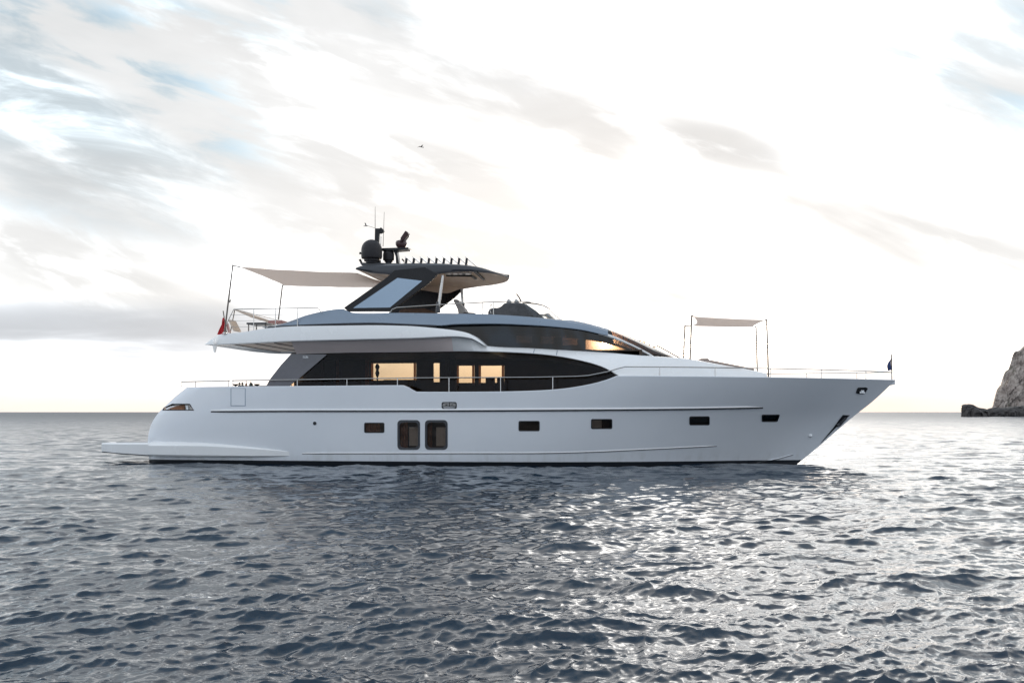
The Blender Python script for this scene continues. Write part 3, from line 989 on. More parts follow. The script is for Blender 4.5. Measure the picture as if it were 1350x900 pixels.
# ---- superstructure side: fascia aft with its warm shade in the colour, white sweep and coachroof forward
vBo = pchip([-9, -3.6, -2.2, -1.0, 0, 2, 3.8, 5, 6.5, 8, 9.4], [2.68, 2.70, 2.86, 3.16, 3.30, 3.32, 3.25, 3.0, 2.68, 2.25, 1.80])
vTo = pchip([-9, -2.6, -1.0, .3, 2, 4, 6, 7.5, 9.4], [3.2, 3.2, 3.0, 2.92, 2.84, 2.62, 2.36, 2.05, 1.55])
su_t = curve([(384, 450.2), (470, 447.9), (545, 446.1), (600, 444.2), (618, 446.2), (632, 451.6), (642, 456.3), (700, 459.3), (760, 462.8), (800, 465.2), (853, 469.3), (883, 471.2), (905, 473.2), (950, 481), (1000, 490), (1012, 492.5)], vTo)
su_b = curve([(384, 466.4), (470, 464.6), (600, 463), (640, 463.5), (700, 466), (730, 469), (760, 474.2), (790, 482.2), (805, 489), (816.5, 495.6), (860, 499), (1012, 501)], vBo)
SU0 = max(su_t.lo, su_b.lo); SU1 = min(su_t.hi, su_b.hi)
su = MB(); NS = 110; G = []
for i in range(NS):
    u = lerp(SU0, SU1, i / (NS - 1)); wt_, wb_ = su_t(u), su_b(u)
    if u > 3.85: wb_ = min(max(wb_, top(u) - .20), wt_ - .05)
    b0, b1 = vBo(u), vTo(u)
    bulge = .05 * sstep((u + 2) / 2)
    half = [(0, wb_ + .03), (b0 - .22, wb_ + .03), (b0 - .02, wb_), (b0, wb_ + .02)]
    for k in (.25, .5, .75): half.append((lerp(b0, b1, k) + bulge * math.sin(k * math.pi), lerp(wb_, wt_, k)))
    half += [(b1, wt_), (b1 - .12, wt_ + .02), (b1 * .5, wt_ + .06), (0, wt_ + .09)]
    G.append([Vector((u, -b, c)) for b, c in half] + [Vector((u, b, c)) for b, c in half[1:-1]][::-1])
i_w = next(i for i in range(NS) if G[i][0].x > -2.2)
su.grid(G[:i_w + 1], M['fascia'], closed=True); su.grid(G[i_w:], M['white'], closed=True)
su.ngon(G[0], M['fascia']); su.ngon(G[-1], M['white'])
su_o = su.build('superstructure_side', yacht, sharp=34)
for px in (705, 735):
    a_ = [Vector((P(px + dx_, 463, -3.0)[0], 0, 0)) for dx_ in (-.4, .4)]
    mb = MB()
    u_ = a_[0].x; bt_, wt_ = vTo(u_), su_t(u_); bb_, wb_ = vBo(u_), su_b(u_)
    mb.tube([(u_, -(lerp(bb_, bt_, k) + .05 * math.sin(k * math.pi) + .004), lerp(wb_, wt_, k)) for k in (.05, .3, .6, .95)], .012, M['grey'], 6); mb.build('panel_seam', su_o)

# ---- saloon: real glazed room
VG = 2.52
gu0 = P(384, 480, -VG)[0]; gu1 = 4.35
def glass_wall(sgn):
    G1, G2 = [], []
    for u in np.linspace(gu0, gu1, 40):
        u_c = max(u, SU0)
        t_ = min(su_b(u_c), 9) + .05; b_ = max(deckA - .02, deck(u) - .05)
        b_ = min(b_, t_ - .02)
        G1.append([Vector((u, sgn * VG, lerp(b_, t_, k / 3))) for k in range(4)]); G2.append([p + Vector((0, -sgn * .012, 0)) for p in G1[-1]])
    return G1, G2
mb = MB(); G1, G2 = glass_wall(-1); mb.grid(G1, M['sglass']); mb.build('saloon_window', yacht)
# opposite wall with its window openings
ceil_w = su_b(-3) + .04
ops = [(490, 549, 479, 501), (571.6, 579.8, 478.5, 503.5), (602.5, 626, 482, 504.5), (631.5, 665, 482, 504.5)]
opsL = []
for x0, x1, y0, y1 in ops:
    a_, b_ = P(x0, y0, VG), P(x1, y1, VG); opsL.append((a_[0], b_[0], b_[1], a_[1]))
ucut = sorted(set([gu0, gu1] + [o_[0] for o_ in opsL] + [o_[1] for o_ in opsL]))
wall = MB()
for a_, b_ in zip(ucut[:-1], ucut[1:]):
    mid = (a_ + b_) / 2
    hole = [o_ for o_ in opsL if o_[0] < mid < o_[1]]
    spans = [(deckA - .05, ceil_w)] if not hole else [(deckA - .05, hole[0][2]), (hole[0][3], ceil_w)]
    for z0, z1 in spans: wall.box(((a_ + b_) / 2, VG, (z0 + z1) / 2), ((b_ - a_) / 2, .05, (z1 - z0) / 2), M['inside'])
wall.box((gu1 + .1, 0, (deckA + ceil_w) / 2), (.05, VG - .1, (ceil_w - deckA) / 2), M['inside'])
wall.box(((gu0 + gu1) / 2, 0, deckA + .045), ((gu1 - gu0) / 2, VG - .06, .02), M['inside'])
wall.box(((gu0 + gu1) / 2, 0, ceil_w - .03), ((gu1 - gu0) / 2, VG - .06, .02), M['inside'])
wall_o = wall.build('saloon_room', yacht)
for o_ in opsL:
    mb = MB(); mb.box(((o_[0] + o_[1]) / 2, VG, (o_[2] + o_[3]) / 2), ((o_[1] - o_[0]) / 2 - .002, .006, (o_[3] - o_[2]) / 2 - .002), M['clear']); fw_ = mb.build('far_window', wall_o)
    if o_[1] - o_[0] > .5:
        for e_ in ((o_[0], o_[0] + .10), (o_[1] - .10, o_[1])):
            mb = MB(); rows = [[Vector((lerp(e_[0], e_[1], k / 8), VG - .09 + .02 * math.sin(k * 2.4), z_)) for k in range(9)] for z_ in (o_[2] - .1, o_[3] + .05)]
            mb.grid(rows, M['sheer']); mb.build('curtain', wall_o)
u_, w_ = P(628.7, 490, VG)
for px, pw in ((445, 1.6), (484, 2.2), (601, 1.2), (586, 3)):
    u0_, _ = P(px, 490, 1.6)
    mb = MB(); mb.box((u0_, 1.6 if px != 586 else 2.2, (deckA + ceil_w) / 2), (pw * .03, .06, (ceil_w - deckA) / 2 - .05), M['curtain'] if px in (445, 484) else M['inside']); mb.build('saloon_column', wall_o)
# furniture shapes inside, low against the opposite windows
for px0, px1, py0, v_ in ((505, 546, 500.5, 1.7), (640, 652, 497, 1.5), (655, 664, 498, 1.7)):
    u0_, wt_ = P(px0, py0, v_); u1_, _ = P(px1, py0, v_)
    sofa = thing_at('saloon_sofa' if px1 - px0 > 20 else 'saloon_chair', ((u0_ + u1_) / 2, v_, deckA + .066),
                    {505: 'low dark sofa under the aft saloon window', 640: 'dark saloon chair seen against the wide lit window, aft one of two', 655: 'dark saloon chair at the forward edge of the wide lit window'}[px0],
                    'sofa' if px1 - px0 > 20 else 'chair')
    z0_ = deckA + .066; um = (u0_ + u1_) / 2; hw = (u1_ - u0_) / 2
    mb = MB(); mb.box((um, v_ - .35, z0_ + .34), (hw, .4, .1), M['inside']); part_at(mb, 'seat', sofa, bevel=.03)
    mb = MB(); mb.box((um, v_ + .08, (z0_ + .3 + wt_) / 2), (hw, .08, (wt_ - z0_ - .3) / 2), M['inside']); part_at(mb, 'backrest', sofa, bevel=.03)
    for sx in (-1, 1):
        for sy in (-.68, 0):
            mb = MB(); mb.tube([(um + sx * (hw - .06), v_ + sy, z0_), (um + sx * (hw - .06), v_ + sy, z0_ + .26)], .025, M['black'], 8); part_at(mb, 'leg', sofa)
# slender dark sculpture in front of the aft window
u_, w_ = P(497.5, 479.5, 1.4); lmp = thing_at('sculpture', (u_, 1.4, deckA + .066), 'slender dark sculpture silhouetted in the aft saloon window', 'sculpture')
mb = MB(); z0_ = deckA + .066
mb.lathe((u_, 1.4, z0_), [(.14, 0), (.14, .03), (.03, .05), (.028, w_ - z0_ - .55), (.05, w_ - z0_ - .5), (.09, w_ - z0_ - .38), (.05, w_ - z0_ - .25), (.10, w_ - z0_ - .12), (.04, w_ - z0_)], M['black'], 12)
part_at(mb, 'figure', lmp)
# smoked wind screen panel at the aft end of the saloon, one each side
wq = [(344, 522), (351, 508.4), (356.6, 498.6), (371, 480), (384, 466.2), (431.3, 467.0), (395, 498), (385.6, 505), (366, 522)]
for sgn in (-1, 1):
    a_ = [P3(x, y, -2.60) for x, y in wq]; b_ = [p + IN * .05 for p in a_]
    if sgn > 0: a_, b_ = mirror(a_), mirror(b_)
    mb = MB(); mb.prism(a_, b_, M['smoke'], M['dark']); wo = mb.build('side_screen', yacht)
    if sgn < 0:
        p0, p1 = P3(397.5, 470.6, -2.607), P3(408, 470.6, -2.607)
        text_mesh('lettering', 'SL86', (p0 + p1) / 2, p1 - p0, .11, M['white_mark'], wo, thick=.003, bold=.002)
# aft saloon door wall
mb = MB(); mb.box((gu0 + .10, 0, (deckA + ceil_w) / 2), (.02, 2.46, (ceil_w - deckA) / 2), M['smoke'])
mb.build('saloon_door', yacht)

# ---- wheelhouse: side glazing, windshield, roof
vt_ = pchip([-9, -1, 1, 2.5, 3.5, 4.3, 5.0, 5.5, 5.9, 6.15], [2.70, 2.70, 2.66, 2.5, 2.3, 2.08, 1.72, 1.25, .72, .02])
wp = curve([(560, 429.5), (600, 427.5), (640, 427), (700, 429), (760, 434.2), (797, 441.5), (830, 454.5), (861, 470.2)], vt_)
wc_pts = sorted([P(a, b, 0) for a, b in [(700, 417), (740, 421), (770, 425.5), (800, 433), (840, 448.5), (870, 462.5), (890, 471.6)]])
wc = pchip([a for a, b in wc_pts], [b for a, b in wc_pts])
ug0 = -4.2; upil = PV(797, 441.5, vt_)[0]; unose = 6.13
def wbt(u): return su_t(u) + .0 if u > su_t.lo and u > -.85 else su_t(-.85)
def wpil(u): return max(wp(u), wbt(u) + .01) if u < wp.hi else wbt(u) + .01
for sgn in (-1, 1):
    mb = MB(); G = []
    for u in np.linspace(ug0, wp.hi, 46):
        b_ = vt_(u)
        G.append([Vector((u, sgn * (b_ + .10 * (1 - k / 4)), lerp(wbt(u) - .03, wpil(u), k / 4))) for k in range(5)])
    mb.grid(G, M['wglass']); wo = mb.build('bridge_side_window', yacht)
    mb = MB()
    pts = [(u, sgn * (vt_(u) + .02), wpil(u) + .02) for u in np.linspace(upil - .2, wp.hi, 14)]
    mb.tube(pts, .055, M['white'], 8, .035); mb.build('windshield_pillar', yacht)
ws_ = MB(); G = []
for u in np.linspace(upil + .1, unose, 26):
    b_ = vt_(u); p0 = wpil(u); c0 = max(wc(u), p0 + .01)
    row = []
    for k in range(13):
        ph = math.pi * k / 12
        row.append(Vector((u, -b_ * math.cos(ph), lerp(p0, c0, math.sin(ph) ** .8))))
    G.append(row)
ws_.grid(G, M['wsglass']); ws_o = ws_.build('windshield', yacht, sharp=60)
for px, py in ((843, 449.5), (849, 451.5), (855.5, 454.5), (862, 458)):
    u_, w_ = P(px, py, -.3)
    mb = MB(); mb.tube([(u_, -.3, wc(u_) - .05), (u_ + .03, -.3, w_ + .03)], .02, M['rubber'], 6); mb.tube([(u_ - .05, -.3, w_ + .03), (u_ + .09, -.3, w_ + .01)], .018, M['rubber'], 6); mb.build('wiper', ws_o)
# dark back wall and floor inside the bridge so that only its windows let light through
br = MB()
z0_, z1_ = wbt(0) - .02, wp(0) - .01
bops = [(681, 701.5, 434.5, 452), (713, 730, 441, 453), (741.5, 761, 436.5, 455), (772, 840, 437, 468)]
bl_ = []
for x0, x1, y0, y1 in bops:
    a_, b_ = P(x0, y0, 2.3), P(x1, y1, 2.3); bl_.append((a_[0], b_[0], b_[1], a_[1]))
ucut = sorted(set([ug0, 4.6] + [o_[0] for o_ in bl_] + [min(o_[1], 4.6) for o_ in bl_]))
for a_, b_ in zip(ucut[:-1], ucut[1:]):
    mid = (a_ + b_) / 2; hole = [o_ for o_ in bl_ if o_[0] < mid < o_[1]]
    zt = wp(mid) - .02
    for za, zb in ([(z0_, zt)] if not hole else [(z0_, max(hole[0][2], z0_ + .01)), (hole[0][3], zt)]):
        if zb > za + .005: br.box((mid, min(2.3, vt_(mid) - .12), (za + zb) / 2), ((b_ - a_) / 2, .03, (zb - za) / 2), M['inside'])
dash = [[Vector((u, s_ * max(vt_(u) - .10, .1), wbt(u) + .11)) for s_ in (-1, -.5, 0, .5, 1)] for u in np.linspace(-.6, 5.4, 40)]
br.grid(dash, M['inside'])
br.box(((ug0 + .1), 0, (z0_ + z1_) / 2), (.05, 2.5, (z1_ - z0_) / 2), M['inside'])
br_o = br.build('bridge_room', yacht)
for o_ in bl_[:3]:
    mb = MB(); mb.box(((o_[0] + o_[1]) / 2, 2.22, (o_[2] + o_[3]) / 2), ((o_[1] - o_[0]) / 2, .008, (o_[3] - o_[2]) / 2), M['shade']); mb.build('dimming_sheet', br_o)  # sheets added only to dim the view through these openings
for o_ in bl_:
    um = (o_[0] + min(o_[1], 4.6)) / 2; zt = min(o_[3], wp(min(o_[1], 4.6)) - .04); mb = MB(); mb.box((um, min(2.3, vt_(min(o_[1], 4.6)) - .12), (o_[2] + zt) / 2), (um - o_[0], .004, (zt - o_[2]) / 2 - .01), M['clear']); mb.build('far_window', br_o)

# ---- flybridge coaming and roof (metallic grey)
vC = pchip([-10, -8.5, -6, -2, 0, 1, 2.5, 3.5, 4.3, 5.0], [2.86, 2.92, 2.98, 2.95, 2.86, 2.78, 2.60, 2.39, 2.16, 1.8])
cb = curve([(346, 431.4), (400, 428.2), (480, 425.8), (560, 428.3), (580, 429), (600, 427.3), (640, 426.8), (700, 428.8), (760, 434), (800, 442.4)], vC)
ct = curve([(346, 431), (375, 424.5), (405, 414), (440, 407), (449, 406.2), (455, 408.5), (462, 411.3), (480, 412.3), (520, 411.6), (560, 412), (640, 413.4), (700, 417.2), (740, 421.6), (775, 428), (800, 434.8)], vC)
FLY = cb(-4) + .12
CU0, CU1 = max(cb.lo, ct.lo), upil + .12
ro = MB(); G = []
for u in np.linspace(CU0, CU1, 80):
    b_ = vC(u); wb_, wt_ = cb(u), max(ct(u), cb(u) + .01)
    closed_ = sstep((u - 1.0) / 1.0)
    wc0 = max(wc(u), wt_ + .02) if u > 0 else wt_
    half = [(0, lerp(wb_ + .005, wc0 - .07, closed_)), (b_ * .5, lerp(wb_ + .005, lerp(wb_, wc0, .72) - .06, closed_)), (b_ - .2, wb_ + .005), (b_ - .01, wb_), (b_, wb_ + .02), (b_ - .05, lerp(wb_, wt_, .55)), (b_ - .12, wt_ - .015), (b_ - .16, wt_), (b_ - .30, wt_),
            (b_ - .34, lerp(min(FLY, wt_ - .01), lerp(wt_, wc0, .25), closed_)), (b_ * .5, lerp(min(FLY, wt_ - .01), lerp(wt_, wc0, .75), closed_)), (0, lerp(min(FLY, wt_ - .01), wc0, closed_))]
    G.append([Vector((u, -b, c)) for b, c in half] + [Vector((u, b, c)) for b, c in half[1:-1]][::-1])
ro.grid(G, M['grey'], closed=True); ro.ngon(G[0], M['grey']); ro.ngon(G[-1], M['grey'])
ro_o = ro.build('flybridge_coaming', yacht, sharp=34)
mb = MB(); G = [[Vector((u, -(vC(u) - .40), FLY + .012)), Vector((u, vC(u) - .40, FLY + .012))] for u in np.linspace(-6.3, .9, 20)]
G2 = [[p - Vector((0, 0, .01)) for p in r_] for r_ in G]
mb.grid(G, M['deckpale']); mb.build('teak_deck', ro_o)
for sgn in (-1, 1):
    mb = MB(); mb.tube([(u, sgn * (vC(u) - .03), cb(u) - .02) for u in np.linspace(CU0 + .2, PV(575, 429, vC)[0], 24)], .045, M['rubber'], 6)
    mb.build('coaming_gap_line', yacht)  # dark tube drawn in for the shaded gap below the coaming

# ---- arches and hardtop
VA = 2.42
arch_q = [(453, 405.6), (459, 410.5), (515.5, 410.6), (566, 372.5), (577, 361.5), (560, 352), (520, 356), (508, 367)]
win_q = [(465.5, 406), (524, 366.3), (556.5, 370.2), (514, 405.2)]
for sgn in (-1, 1):
    f_ = (lambda L: L) if sgn < 0 else mirror
    a_ = [P3(x, y, -VA) for x, y in arch_q]
    mb = MB(); mb.prism(f_(a_), f_([p + IN * .12 for p in a_]), M['black']); ao = mb.build('hardtop_arch', yacht, bevel=.015)
    a_ = [P3(x, y, -VA - .012) for x, y in win_q]
    mb = MB(); mb.prism(f_(a_), f_([p + IN * .03 for p in a_]), M['archglass']); mb.build('arch_window', ao)
htw = pchip([-8, -5.2, -4, -2, -.8, -.2, .2, .42], [2.3, 2.36, 2.40, 2.36, 2.1, 1.6, .95, .05])
u_tip = P(671.5, 365.5, 0)[0]; u_aft = P(469.5, 354.5, -2.3)[0]
def hw(u): return htw(.42 - (u_tip - u))
h_t = curve([(469.5, 353.8), (476, 350.5), (500, 349), (540, 347.2), (600, 347.6), (625, 349), (650, 352.8)], const(2.2))
h_b = curve([(469.5, 355), (490, 359.6), (515, 362), (556, 367), (575, 361), (620, 356.2), (650, 355.2)], const(2.35))
wt_tip = P(671.5, 364.5, 0)[1]
sofw = P(620, 356.8, -2.3)[1]
ht = MB(); so = MB(); G = []; GS = []
NU = 60
for i in range(NU):
    t_ = i / (NU - 1); u = lerp(u_aft, u_tip - .002, 1 - (1 - t_) ** 1.6)
    b_ = hw(u)
    k = sstep((u - h_t.hi + .5) / (u_tip - h_t.hi + .5))
    wt_ = lerp(h_t(u), wt_tip, k ** 1.3); wb_ = lerp(h_b(u), wt_tip - .05, k)
    wb_ = min(wb_, wt_ - .02)
    s_w = min(max(sofw, wb_ + .005), wt_ - .012) if u > u_aft + .8 else wb_ + .004
    half = [(0, s_w), (max(b_ - .32, 0.01), s_w), (max(b_ - .16, .015), wb_), (max(b_ - .03, .018), wb_), (b_, lerp(wb_, wt_, .3)), (max(b_ - .05, .012), lerp(wb_, wt_, .8)), (max(b_ - .18, .01), wt_), (b_ * .5, wt_ + .05), (0, wt_ + .07)]
    G.append([Vector((u, -b, c)) for b, c in half] + [Vector((u, b, c)) for b, c in half[1:-1]][::-1])
nn = len(G[0])
for j in range(nn):
    jj = (j + 1) % nn
    m_ = M['soffit'] if j in (0, 1, nn - 1, nn - 2) else M['dark']
    strip = [[r_[j], r_[jj]] for r_ in G]
    ht.grid(strip, m_)
ht.ngon(G[0], M['dark']); ht.ngon(G[-1], M['dark'])
ht_o = ht.build('hardtop', yacht, sharp=34)
# recess frame, lights and hatch on its underside
def under(x, y, dz=0.0):
    u_, v_ = None, 0
    d_ = ray(x, y); t2 = (sofw - dz - CAM_L.z) / d_.z
    p = CAM_L + d_ * t2
    return p
mb = MB()
q = [(588, 365.5), (620, 365.6), (623, 369.6), (584, 370)]
pts = [under(588, 362.8, .02), under(621, 363.2, .02), under(627, 367.2, .02)]
mb.tube(pts, .05, M['rubber'], 6); mb.build('soffit_groove', ht_o)
mb = MB(); mb.tube([under(626, 358, .02), under(638, 368.8, .02)], .045, M['rubber'], 6); mb.build('soffit_groove', ht_o)
for px in (592, 600, 608.5, 615):
    c_ = under(px, 360.8, .015)
    mb = MB(); mb.lathe((c_.x, c_.y, c_.z - .02), [(.17, 0), (.19, .02), (.19, .05)], M['white'], 16); mb.build('ceiling_lamp', ht_o)
# opening roof blades, each one hinged on a dark bracket
for i in range(9):
    px = 534.8 + i * 9.95
    u_, w_ = P(px, 347.2, -1.5); u2_, w2_ = P(px - .3, 338.2, -1.5)
    b0_ = h_t(u_) + .0
    mb = MB(); mb.box((u_, -1.45, (b0_ + w_ + .12) / 2 + .02), (.035, .05, .12 + abs(w_ - b0_) / 2), M['rubber'], ry=.12); bo = mb.build('roof_blade', yacht)
    mb = MB()
    th_ = .018
    a_ = [Vector((u_ + .24, 0, w_ + .02)), Vector((u_ - .05, 0, w2_ + .02)), Vector((u_ - .05 - th_, 0, w2_)), Vector((u_ + .22, 0, w_))]
    mb.prism([p + Vector((0, -1.4, 0)) for p in a_], [p + Vector((0, 1.4, 0)) for p in a_], M['white']); mb.build('blade', bo)
# stanchions under the hardtop
for (x0, y0), (x1, y1), v_ in (((583.5, 363), (577.5, 411), -2.2), ((608.3, 371), (610.5, 411), 2.2)):
    p0, p1 = P3(x0, y0, v_), P3(x1, y1, v_)
    mb = MB(); mb.tube([p0, p1], .06, M['steel'], 12, .06); mb.lathe((p1.x, p1.y, p1.z - .03), [(.09, 0), (.09, .05), (.065, .4)], M['dark'], 12); mb.build('hardtop_stanchion', yacht)

# ---- mast group on the hardtop
VM = -.6
def dome(px0, px1, ytop, ybase, v_, m_, name):
    (u0_, wb_), (u1_, _) = P(px0, ybase, v_), P(px1, ybase, v_)
    _, wt_ = P(px0, ytop, v_); r_ = (u1_ - u0_) / 2; h_ = wt_ - wb_
    prof = [(r_ * .72, 0), (r_ * .74, h_ * .10), (r_ * .96, h_ * .13)]
    hc = h_ - r_ * 1.02
    prof += [(r_, h_ * .2), (r_, max(hc, h_ * .25))]
    for k in range(1, 9):
        a = math.pi / 2 * k / 8; prof.append((max(r_ * math.cos(a), .004), hc + r_ * 1.02 * math.sin(a)))
    mb = MB(); mb.lathe(((u0_ + u1_) / 2, v_, wb_), prof, m_, 28); o_ = mb.build(name, yacht)
    mb = MB(); mb.lathe(((u0_ + u1_) / 2, v_, wb_ - .06), [(r_ * .55, 0), (r_ * .55, .07)], M['rubber'], 16); mb.build('mount', o_)
dome(476.7, 503.4, 316.2, 344.8, VM - .3, M['dome'], 'satellite_dome')
dome(505.0, 519.5, 328.5, 345.5, VM + .2, M['dome'], 'satellite_dome')
mast = MB()
a_ = [P3(x, y, VM - .02) for x, y in ((494.2, 301), (500.5, 301), (499.5, 318), (500, 330), (497, 345), (493.5, 330))]
mast.prism(a_, [p + IN * .12 for p in a_], M['black'])
a_ = [P3(x, y, VM) for x, y in ((499, 302.5), (502, 299.5), (505.8, 303), (506.3, 306), (501.5, 308), (499, 307))]
mast.prism(a_, [p + IN * .1 for p in a_], M['black'])
p0, p1 = P3(497, 348.5, VM), P3(497, 343, VM); mast.tube([p0, p1], .16, M['black'], 10)
mast_o = mast.build('mast', yacht, bevel=.01)
mb = MB(); mb.tube([P3(494.6, 301, VM), P3(494.6, 272.5, VM)], .013, M['pole'], 6, .007); mb.build('whip_antenna', mast_o)
mb = MB(); mb.tube([P3(505.0, 325, VM), P3(506.6, 279.5, VM)], .013, M['pole'], 6, .007); mb.build('whip_antenna', mast_o)
mb = MB(); mb.tube([P3(502, 329, VM), P3(502.4, 312, VM)], .02, M['steel'], 6); mb.build('antenna_stub', mast_o)
mb = MB(); mb.tube([P3(495, 300.8, VM), P3(481.5, 296.8, VM)], .008, M['pole'], 6)
a_ = [P3(x, y, VM) for x, y in ((480.6, 293.6), (482.2, 294.2), (483.2, 297.4), (481.8, 297.4))]; mb.prism(a_, [p + IN * .02 for p in a_], M['black'])
mb.tube([P3(479.5, 298, VM), P3(485, 297.8, VM)], .012, M['black'], 6); mb.build('wind_vane', mast_o)
mb = MB()
a_ = [P3(x, y, VM) for x, y in ((503, 327), (521, 326.5), (538, 326), (538, 328.5), (521, 330), (503, 330.5))]
mb.prism(a_, [p + IN * .5 for p in a_], M['black'])
a_ = [P3(x, y, VM + .1) for x, y in ((518.5, 330), (523, 330), (526, 347.5), (522, 347.5), (521.5, 338))]
mb.prism(a_, [p + IN * .3 for p in a_], M['black']); rb = mb.build('radar_shelf', yacht, bevel=.01)
u_, w_ = P(529, 327, VM + .25)
mb = MB(); mb.lathe((u_, VM + .25, w_), [(.13, 0), (.18, .05), (.215, .12), (.22, .2), (.19, .27), (.10, .30)], M['maroon'], 18)
rd = mb.build('radar_pedestal', yacht)
p0, p1 = P3(528, 320, VM + .1), P3(536.5, 307.5, VM - .05)
ax_ = (p1 - p0).normalized(); mb = MB()
mb.tube([p0, p0.lerp(p1, .35)], .07, M['maroon'], 8, .09)
side = Vector((0, 1, 0)); nrm = ax_.cross(side)
q0 = [p0.lerp(p1, .3) + nrm * .09 - side * .1, p0.lerp(p1, .3) - nrm * .09 - side * .1, p1 - nrm * .10 - side * .1, p1 + ax_ * .06 - nrm * .03 - side * .1, p1 + ax_ * .04 + nrm * .09 - side * .1]
mb.prism(q0, [p + side * .3 for p in q0], M['maroon']); mb.build('radar_scanner', rd, bevel=.02)
for x, y in ((474.2, 333.5), (474.3, 342.2)):
    p0, p1 = P3(x, y, VM - .3), P3(x + 3, y + (5 if y > 340 else 1), VM - .3)
    mb = MB(); mb.tube([p0, p1], .05, M['black'], 8, .03); mb.build('deck_floodlight', mast_o)
mb = MB(); a_ = [P3(x, y, -1.0) for x, y in ((474, 346), (500, 346.2), (523, 347), (523, 349), (478, 351.5))]
mb.prism(a_, [p + IN * 1.8 for p in a_], M['dark']); mb.build('mast_base', yacht, bevel=.02)
mb = MB(); p0 = P3(530, 341.5, VM); mb.tube([p0, p0 + Vector((.08, 0, -.08))], .03, M['black'], 6); mb.tube([p0 + Vector((.08, 0, -.08)), p0 + Vector((.08, 0, -.3))], .012, M['black'], 6); mb.build('horn', mast_o)

# ---- rails
def rail(name, runs, posts, r=.02, both=True, m=None, wires=()):
    """runs: list of 3D polylines; posts: (foot, head)"""
    for sgn in ((-1, 1) if both else (-1,)):
        f_ = (lambda L: L) if sgn < 0 else mirror
        mb = MB()
        for L_ in runs: mb.tube(f_(L_), r, m or M['steel'], 8)
        o_ = mb.build(name, yacht)
        for a_, b_ in posts:
            s2 = MB(); s2.tube(f_([a_, b_]), r * .85, m or M['steel'], 8); s2.build('stanchion', o_)
        for L_ in wires:
            s2 = MB(); s2.tube(f_(L_), r * .4, m or M['steel'], 6); s2.build('wire', o_)


def hr(u): return max(hb(u) - .08, .02)
def RH(px, py): u_, w_ = PV(px, py, hr); return Vector((u_, -hr(u_), w_))
def foot(p): return Vector((p.x, p.y, top(p.x) + .0))
L1 = [RH(239.6, 510), RH(239.6, 503.2), RH(270, 502.4), RH(303, 501.6)]
L2 = [RH(306, 501.5), RH(400, 500.3), RH(545, 498), RH(700, 497.2), RH(760, 496), RH(776, 494.8), RH(800, 490), RH(815, 485.6), RH(824, 483.4), RH(900, 483.8), RH(1016, 485.6), RH(1100, 487.6), RH(1160, 489.6), RH(1176, 490.6)]
def on(L, x):
    u_ = PV(x, 500, hr)[0]
    for a_, b_ in zip(L[:-1], L[1:]):
        if a_.x <= u_ <= b_.x: return a_.lerp(b_, (u_ - a_.x) / (b_.x - a_.x + 1e-9))
    return L[-1]
def fine(L, n=6):
    o_ = []
    for a_, b_ in zip(L[:-1], L[1:]):
        for k in range(n):
            p = a_.lerp(b_, k / n)
            o_.append(Vector((p.x, -hr(p.x), p.z)) if b_.x - a_.x > .3 else p)
    return o_ + [L[-1]]
rail('aft_rail', [L1], [(foot(p), p) for p in (on(L1, 257.5), on(L1, 301))])
L2f = fine(L2)
rail('side_rail', [L2f], [(foot(p), p) for p in [on(L2f, x) for x in (307, 392, 457.5, 524, 592, 660, 728.8, 869.6, 942.8, 1015.7, 1083, 1141.6, 1176.2)]])
# flybridge side rail
vF = lambda u: vC(u) - .2
def RF(px, py): u_, w_ = PV(px, py, vF); return Vector((u_, -vF(u_), w_))
L3 = [RF(514.8, 411.6), RF(517, 408), RF(523, 405.4), RF(576, 401.8), RF(639, 398.4), RF(665, 397.4), RF(690, 397.3), RF(700, 398.4)]
rail('flybridge_rail', [L3], [(Vector((p.x, p.y, ct(p.x) - .02)), p) for p in (RF(636, 398.6), RF(650.6, 398))])
# aft flybridge rail
VR = 2.95
A_ = lambda x, y: P3(x, y, -VR)
def afoot(p): return Vector((p.x, p.y, wgt(p.x) - .02))
L4 = [A_(298.3, 428), A_(303, 418), A_(308.3, 407.6), A_(360, 406.6), A_(418.3, 405.6), A_(421, 407.4), A_(422.5, 411)]
rail('aft_flybridge_rail', [L4], [(afoot(A_(x, 406.5)), A_(x, 406.5)) for x in (334.5, 363.2, 392.2)], r=.018,
     wires=[[A_(303.5, 415), A_(401, 414.4)], [A_(300.5, 423), A_(372, 422)], [A_(304, 431), A_(350, 430.4)]])
p0 = A_(308.3, 407.6)
mb = MB(); mb.tube([p0, Vector((p0.x, VR, p0.z))], .018, M['steel'], 8); mb.build('aft_flybridge_rail', yacht)
# foredeck grab rail
mb = MB(); mb.tube([P3(866, 455.5, -.9), P3(873, 459, -.9), P3(898.5, 473.2, -.9)], .022, M['pole'], 8); mb.build('grab_rail', yacht)

# ---- flybridge helm
VH = -1.3
def slab(name, q, v0, v1, m_, parent=None, bevel=.0, sharp=32):
    mb = MB(); a_ = [P3(x, y, v0) for x, y in q]
    mb.prism(a_, [p + Vector((0, v1 - v0, 0)) for p in a_], m_); return mb.build(name, parent or yacht, bevel=bevel, sharp=sharp)
helm = slab('helm_console', [(643, 414), (642.6, 410.5), (645.5, 406.5), (652, 405.3), (657, 405.6), (661, 403), (664, 399.6), (668, 398.6), (684, 398.4), (694, 401), (702, 406.5), (708.5, 410.8), (708, 419), (643, 418)], -1.9, .9, M['greyfab'], bevel=.06)
for x in (670.2, 680.2):
    slab('instrument_pod', [(x - 2.3, 396.8), (x - 1.4, 394.6), (x + 1.2, 394.1), (x + 2.2, 395.2), (x + 2.2, 399), (x - 2.3, 399)], -1.0, -.6, M['ltfab'], helm, bevel=.02)
